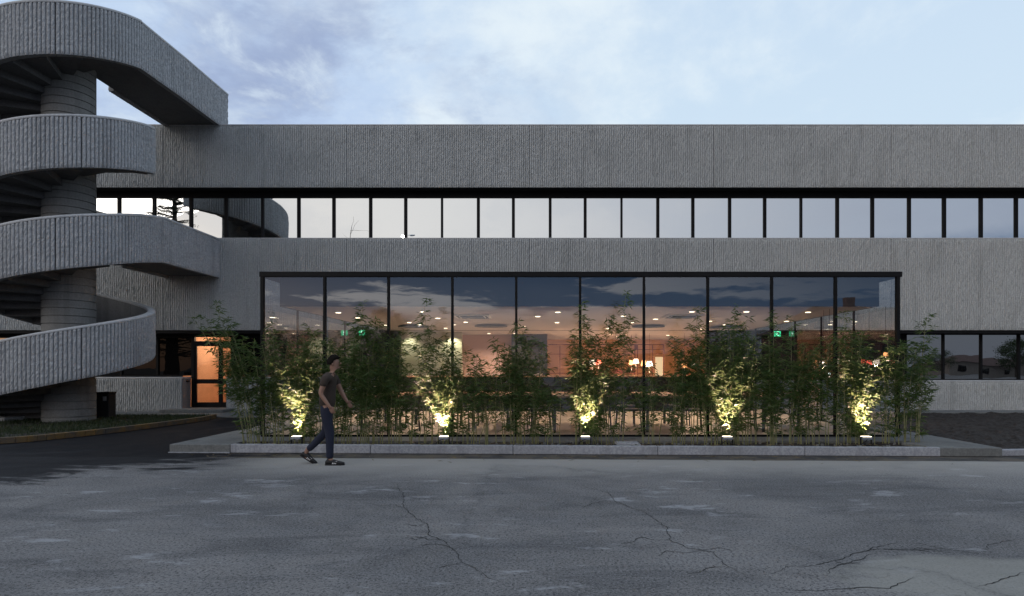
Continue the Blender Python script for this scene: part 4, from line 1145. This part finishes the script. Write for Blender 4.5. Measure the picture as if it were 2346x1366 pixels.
# ------------------------------------------------------------------ behind the camera: what the glass mirrors
def tree(name, loc, h, rad, seed, lab, leafm, n=9000, cat='tree', kind='broad'):
    rnd = random.Random(seed); root = empty(name, loc); tr = MB(); lv = MB()
    tr.tube([(0, 0, 0), (.1, 0, h * .3), (.0, .1, h * .6), (0, 0, h * .95)], [h * .03, h * .024, h * .015, h * .004], 8)
    if kind == 'conifer':
        L = 42
        for i in range(L):
            z = h * (.12 + .86 * i / L); rl = rad * (1 - i / L) ** .8 * rnd.uniform(.7, 1.1) + .2
            for b in range(5):
                a = rnd.uniform(0, 2 * PI); e = Vector((rl * math.cos(a), rl * math.sin(a), z + rl * rnd.uniform(-.1, .25)))
                s0 = Vector((0, 0, z)); tr.tube([s0, e], [h * .004, h * .001], 3, cap=False)
                for q in range(int(n / (L * 5))):
                    t_ = rnd.random() ** .7; p = s0.lerp(e, t_) + Vector((rnd.uniform(-1, 1), rnd.uniform(-1, 1), rnd.uniform(-.6, .15))) * rl * .13
                    d_ = Vector((rnd.uniform(-1, 1), rnd.uniform(-1, 1), rnd.uniform(-.6, .4))) * .26
                    s_ = d_.cross(Vector((0, 0, 1))).normalized() * .035 if d_.length > .01 else Vector((.03, 0, 0))
                    lv.add([p - s_, p + s_, p + d_], [(0, 1, 2)])
    else:
        cl = []
        for i in range(46):
            a = rnd.uniform(0, 2 * PI); q = rnd.random() ** .5; z = rnd.uniform(.36, 1.0)
            rz = rad * math.sqrt(max(.05, 1 - ((z - .66) / .38) ** 2))
            c = Vector((q * rz * math.cos(a), q * rz * math.sin(a), z * h)); cl.append(c)
            tr.tube([(0, 0, h * min(.6, z * .6)), c * .6 + Vector((0, 0, h * .25)), c], [h * .009, h * .005, h * .001], 4, cap=False)
        for i in range(n):
            c = rnd.choice(cl); p = c + Vector((rnd.gauss(0, 1), rnd.gauss(0, 1), rnd.gauss(0, .8))) * rad * .14
            d_ = Vector((rnd.uniform(-1, 1), rnd.uniform(-1, 1), rnd.uniform(-1, 1))).normalized() * h * .022; s_ = d_.orthogonal() * .5
            lv.add([p, p + d_ * .5 + s_, p + d_, p + d_ * .5 - s_], [(0, 1, 2, 3)])
    tr.build('trunk', M['bark'], root); lv.build('crown', leafm, root)
    tag(root, lab, cat)
def mir(x, Dv, plane):  # virtual point seen at pixel x, depth Dv behind the mirror plane -> real place
    return (px(x, Dv), 2 * plane - Dv, 0)
tree('cedar', mir(396, 62, WD), 22.5, 5.2, 1, 'dark cedar mirrored in the upper window left of the stair landing', M['needle'], 26000, kind='conifer')
tree('tree', mir(2318, 92, WD), 5.3, 2.6, 2, 'round dark tree mirrored in the lower right windows', M['treeleaf'], 6000)
tree('tree', mir(2150, 84, WD), 3.2, 1.9, 3, 'small tree mirrored left of the house in the lower right windows', M['treeleaf'], 4000)
tree('tree', mir(885, 44, BXD), 5.4, 1.6, 4, 'tall dark tree mirrored in the glass left of the cream wall', M['treeleaf'], 6000)
tree('tree', mir(700, 50, BXD), 4.0, 3.6, 6, 'broad dark tree mirrored in the first glass bay', M['treeleaf'], 6000)
def house(loc, wd, dp_, eave, ridge, lab, wallm, nwin, chim=True):
    root = empty('house', loc)
    m = MB(); m.box(-wd / 2, wd / 2, -dp_ / 2, dp_ / 2, 0, eave); m.build('wall', wallm, root)
    m = MB(); o_ = .4
    m.add([(-wd / 2 - o_, -dp_ / 2 - o_, eave), (wd / 2 + o_, -dp_ / 2 - o_, eave), (wd / 2 + o_, dp_ / 2 + o_, eave), (-wd / 2 - o_, dp_ / 2 + o_, eave), (-wd / 2 + wd * .18, 0, ridge), (wd / 2 - wd * .18, 0, ridge)],
          [(0, 3, 2, 1), (0, 1, 5, 4), (2, 3, 4, 5), (1, 2, 5), (3, 0, 4)]); ro = m.build('roof', M['tile'], root)
    if chim:
        for cxx in (-.15, .18):
            m = MB(); m.box(wd * cxx - .3, wd * cxx + .3, -.3, .3, ridge - .6, ridge + .7); m.build('chimney', M['brick'], ro)
    for i in range(nwin):
        x = -wd / 2 + wd * (i + .5) / nwin
        m = MB(); m.box(x - .5, x + .5, dp_ / 2, dp_ / 2 + .06, eave * .3, eave * .75); wo = m.build('window', M['black'], root)
        m = MB(); m.box(x - .43, x + .43, dp_ / 2 + .06, dp_ / 2 + .07, eave * .3 + .07, eave * .75 - .07); m.build('pane', M['dimglass'], wo)
    tag(root, lab, 'house')
house(mir(2255, 98, WD), 17, 8, 1.9, 3.0, 'low tiled house mirrored in the lower right windows', M['render'], 5, False)
house(mir(2020, 45, BXD), 15, 9, 4.0, 5.9, 'dark brick house with chimneys mirrored in the right end of the glass', M['brick'], 4)
house(mir(1560, 96, BXD), 22, 8, 2.4, 3.6, 'long low house mirrored faintly at the horizon of the glass', M['brick'], 6)
lp = empty('street_lamp', mir(922, 50, WD))
hz = pz(539, 50)
m = MB(); m.tube([(0, 0, 0), (0, 0, hz * .6), (0, 0, hz)], [.1, .08, .05], 10); m.build('pole', M['ltmetal'], lp)
m = MB(); m.tube([(0, 0, hz), (.35, 0, hz + .06), (.75, 0, hz + .06)], .03, 8); m.build('arm', M['ltmetal'], lp)
m = MB(); m.box(.55, .95, -.12, .12, hz - .02, hz + .04); hd_ = m.build('lamp_head', M['ltmetal'], lp, bevel=.02)
m = MB(); m.lathe([(.06, hz - .18), (.16, hz - .1), (.14, hz - .021)], .1, 0, 14); m.build('lens', M['streetlamp'], lp)
tag(lp, 'tall street lamp with lit head mirrored in the fourth upper window', 'street lamp')
bt = empty('bare_sapling', mir(796, 52, WD)); m = MB(); rnd = random.Random(4)
hz = pz(500, 52)
m.tube([(0, 0, 0), (.05, 0, hz * .6), (.1, 0, hz * .9), (.35, 0, hz)], [.07, .04, .02, .006], 6)
for a, b in (((.08, 0, hz * .92), (1.6, 0, hz * .915)), ((.1, 0, hz * .86), (-.5, .2, hz * .9)), ((.12, 0, hz * .9), (.7, -.2, hz * .99)), ((.05, 0, hz * .8), (-.9, 0, hz * .86)), ((.05, 0, hz * .78), (.8, 0, hz * .84))):
    m.tube([a, ((a[0] + b[0]) / 2, b[1] / 2, (a[2] + b[2]) / 2 + .05), b], [.015, .010, .004], 4)
m.build('trunk', M['bark'], bt)
tag(bt, 'thin bare sapling mirrored in the second plain upper window', 'tree')
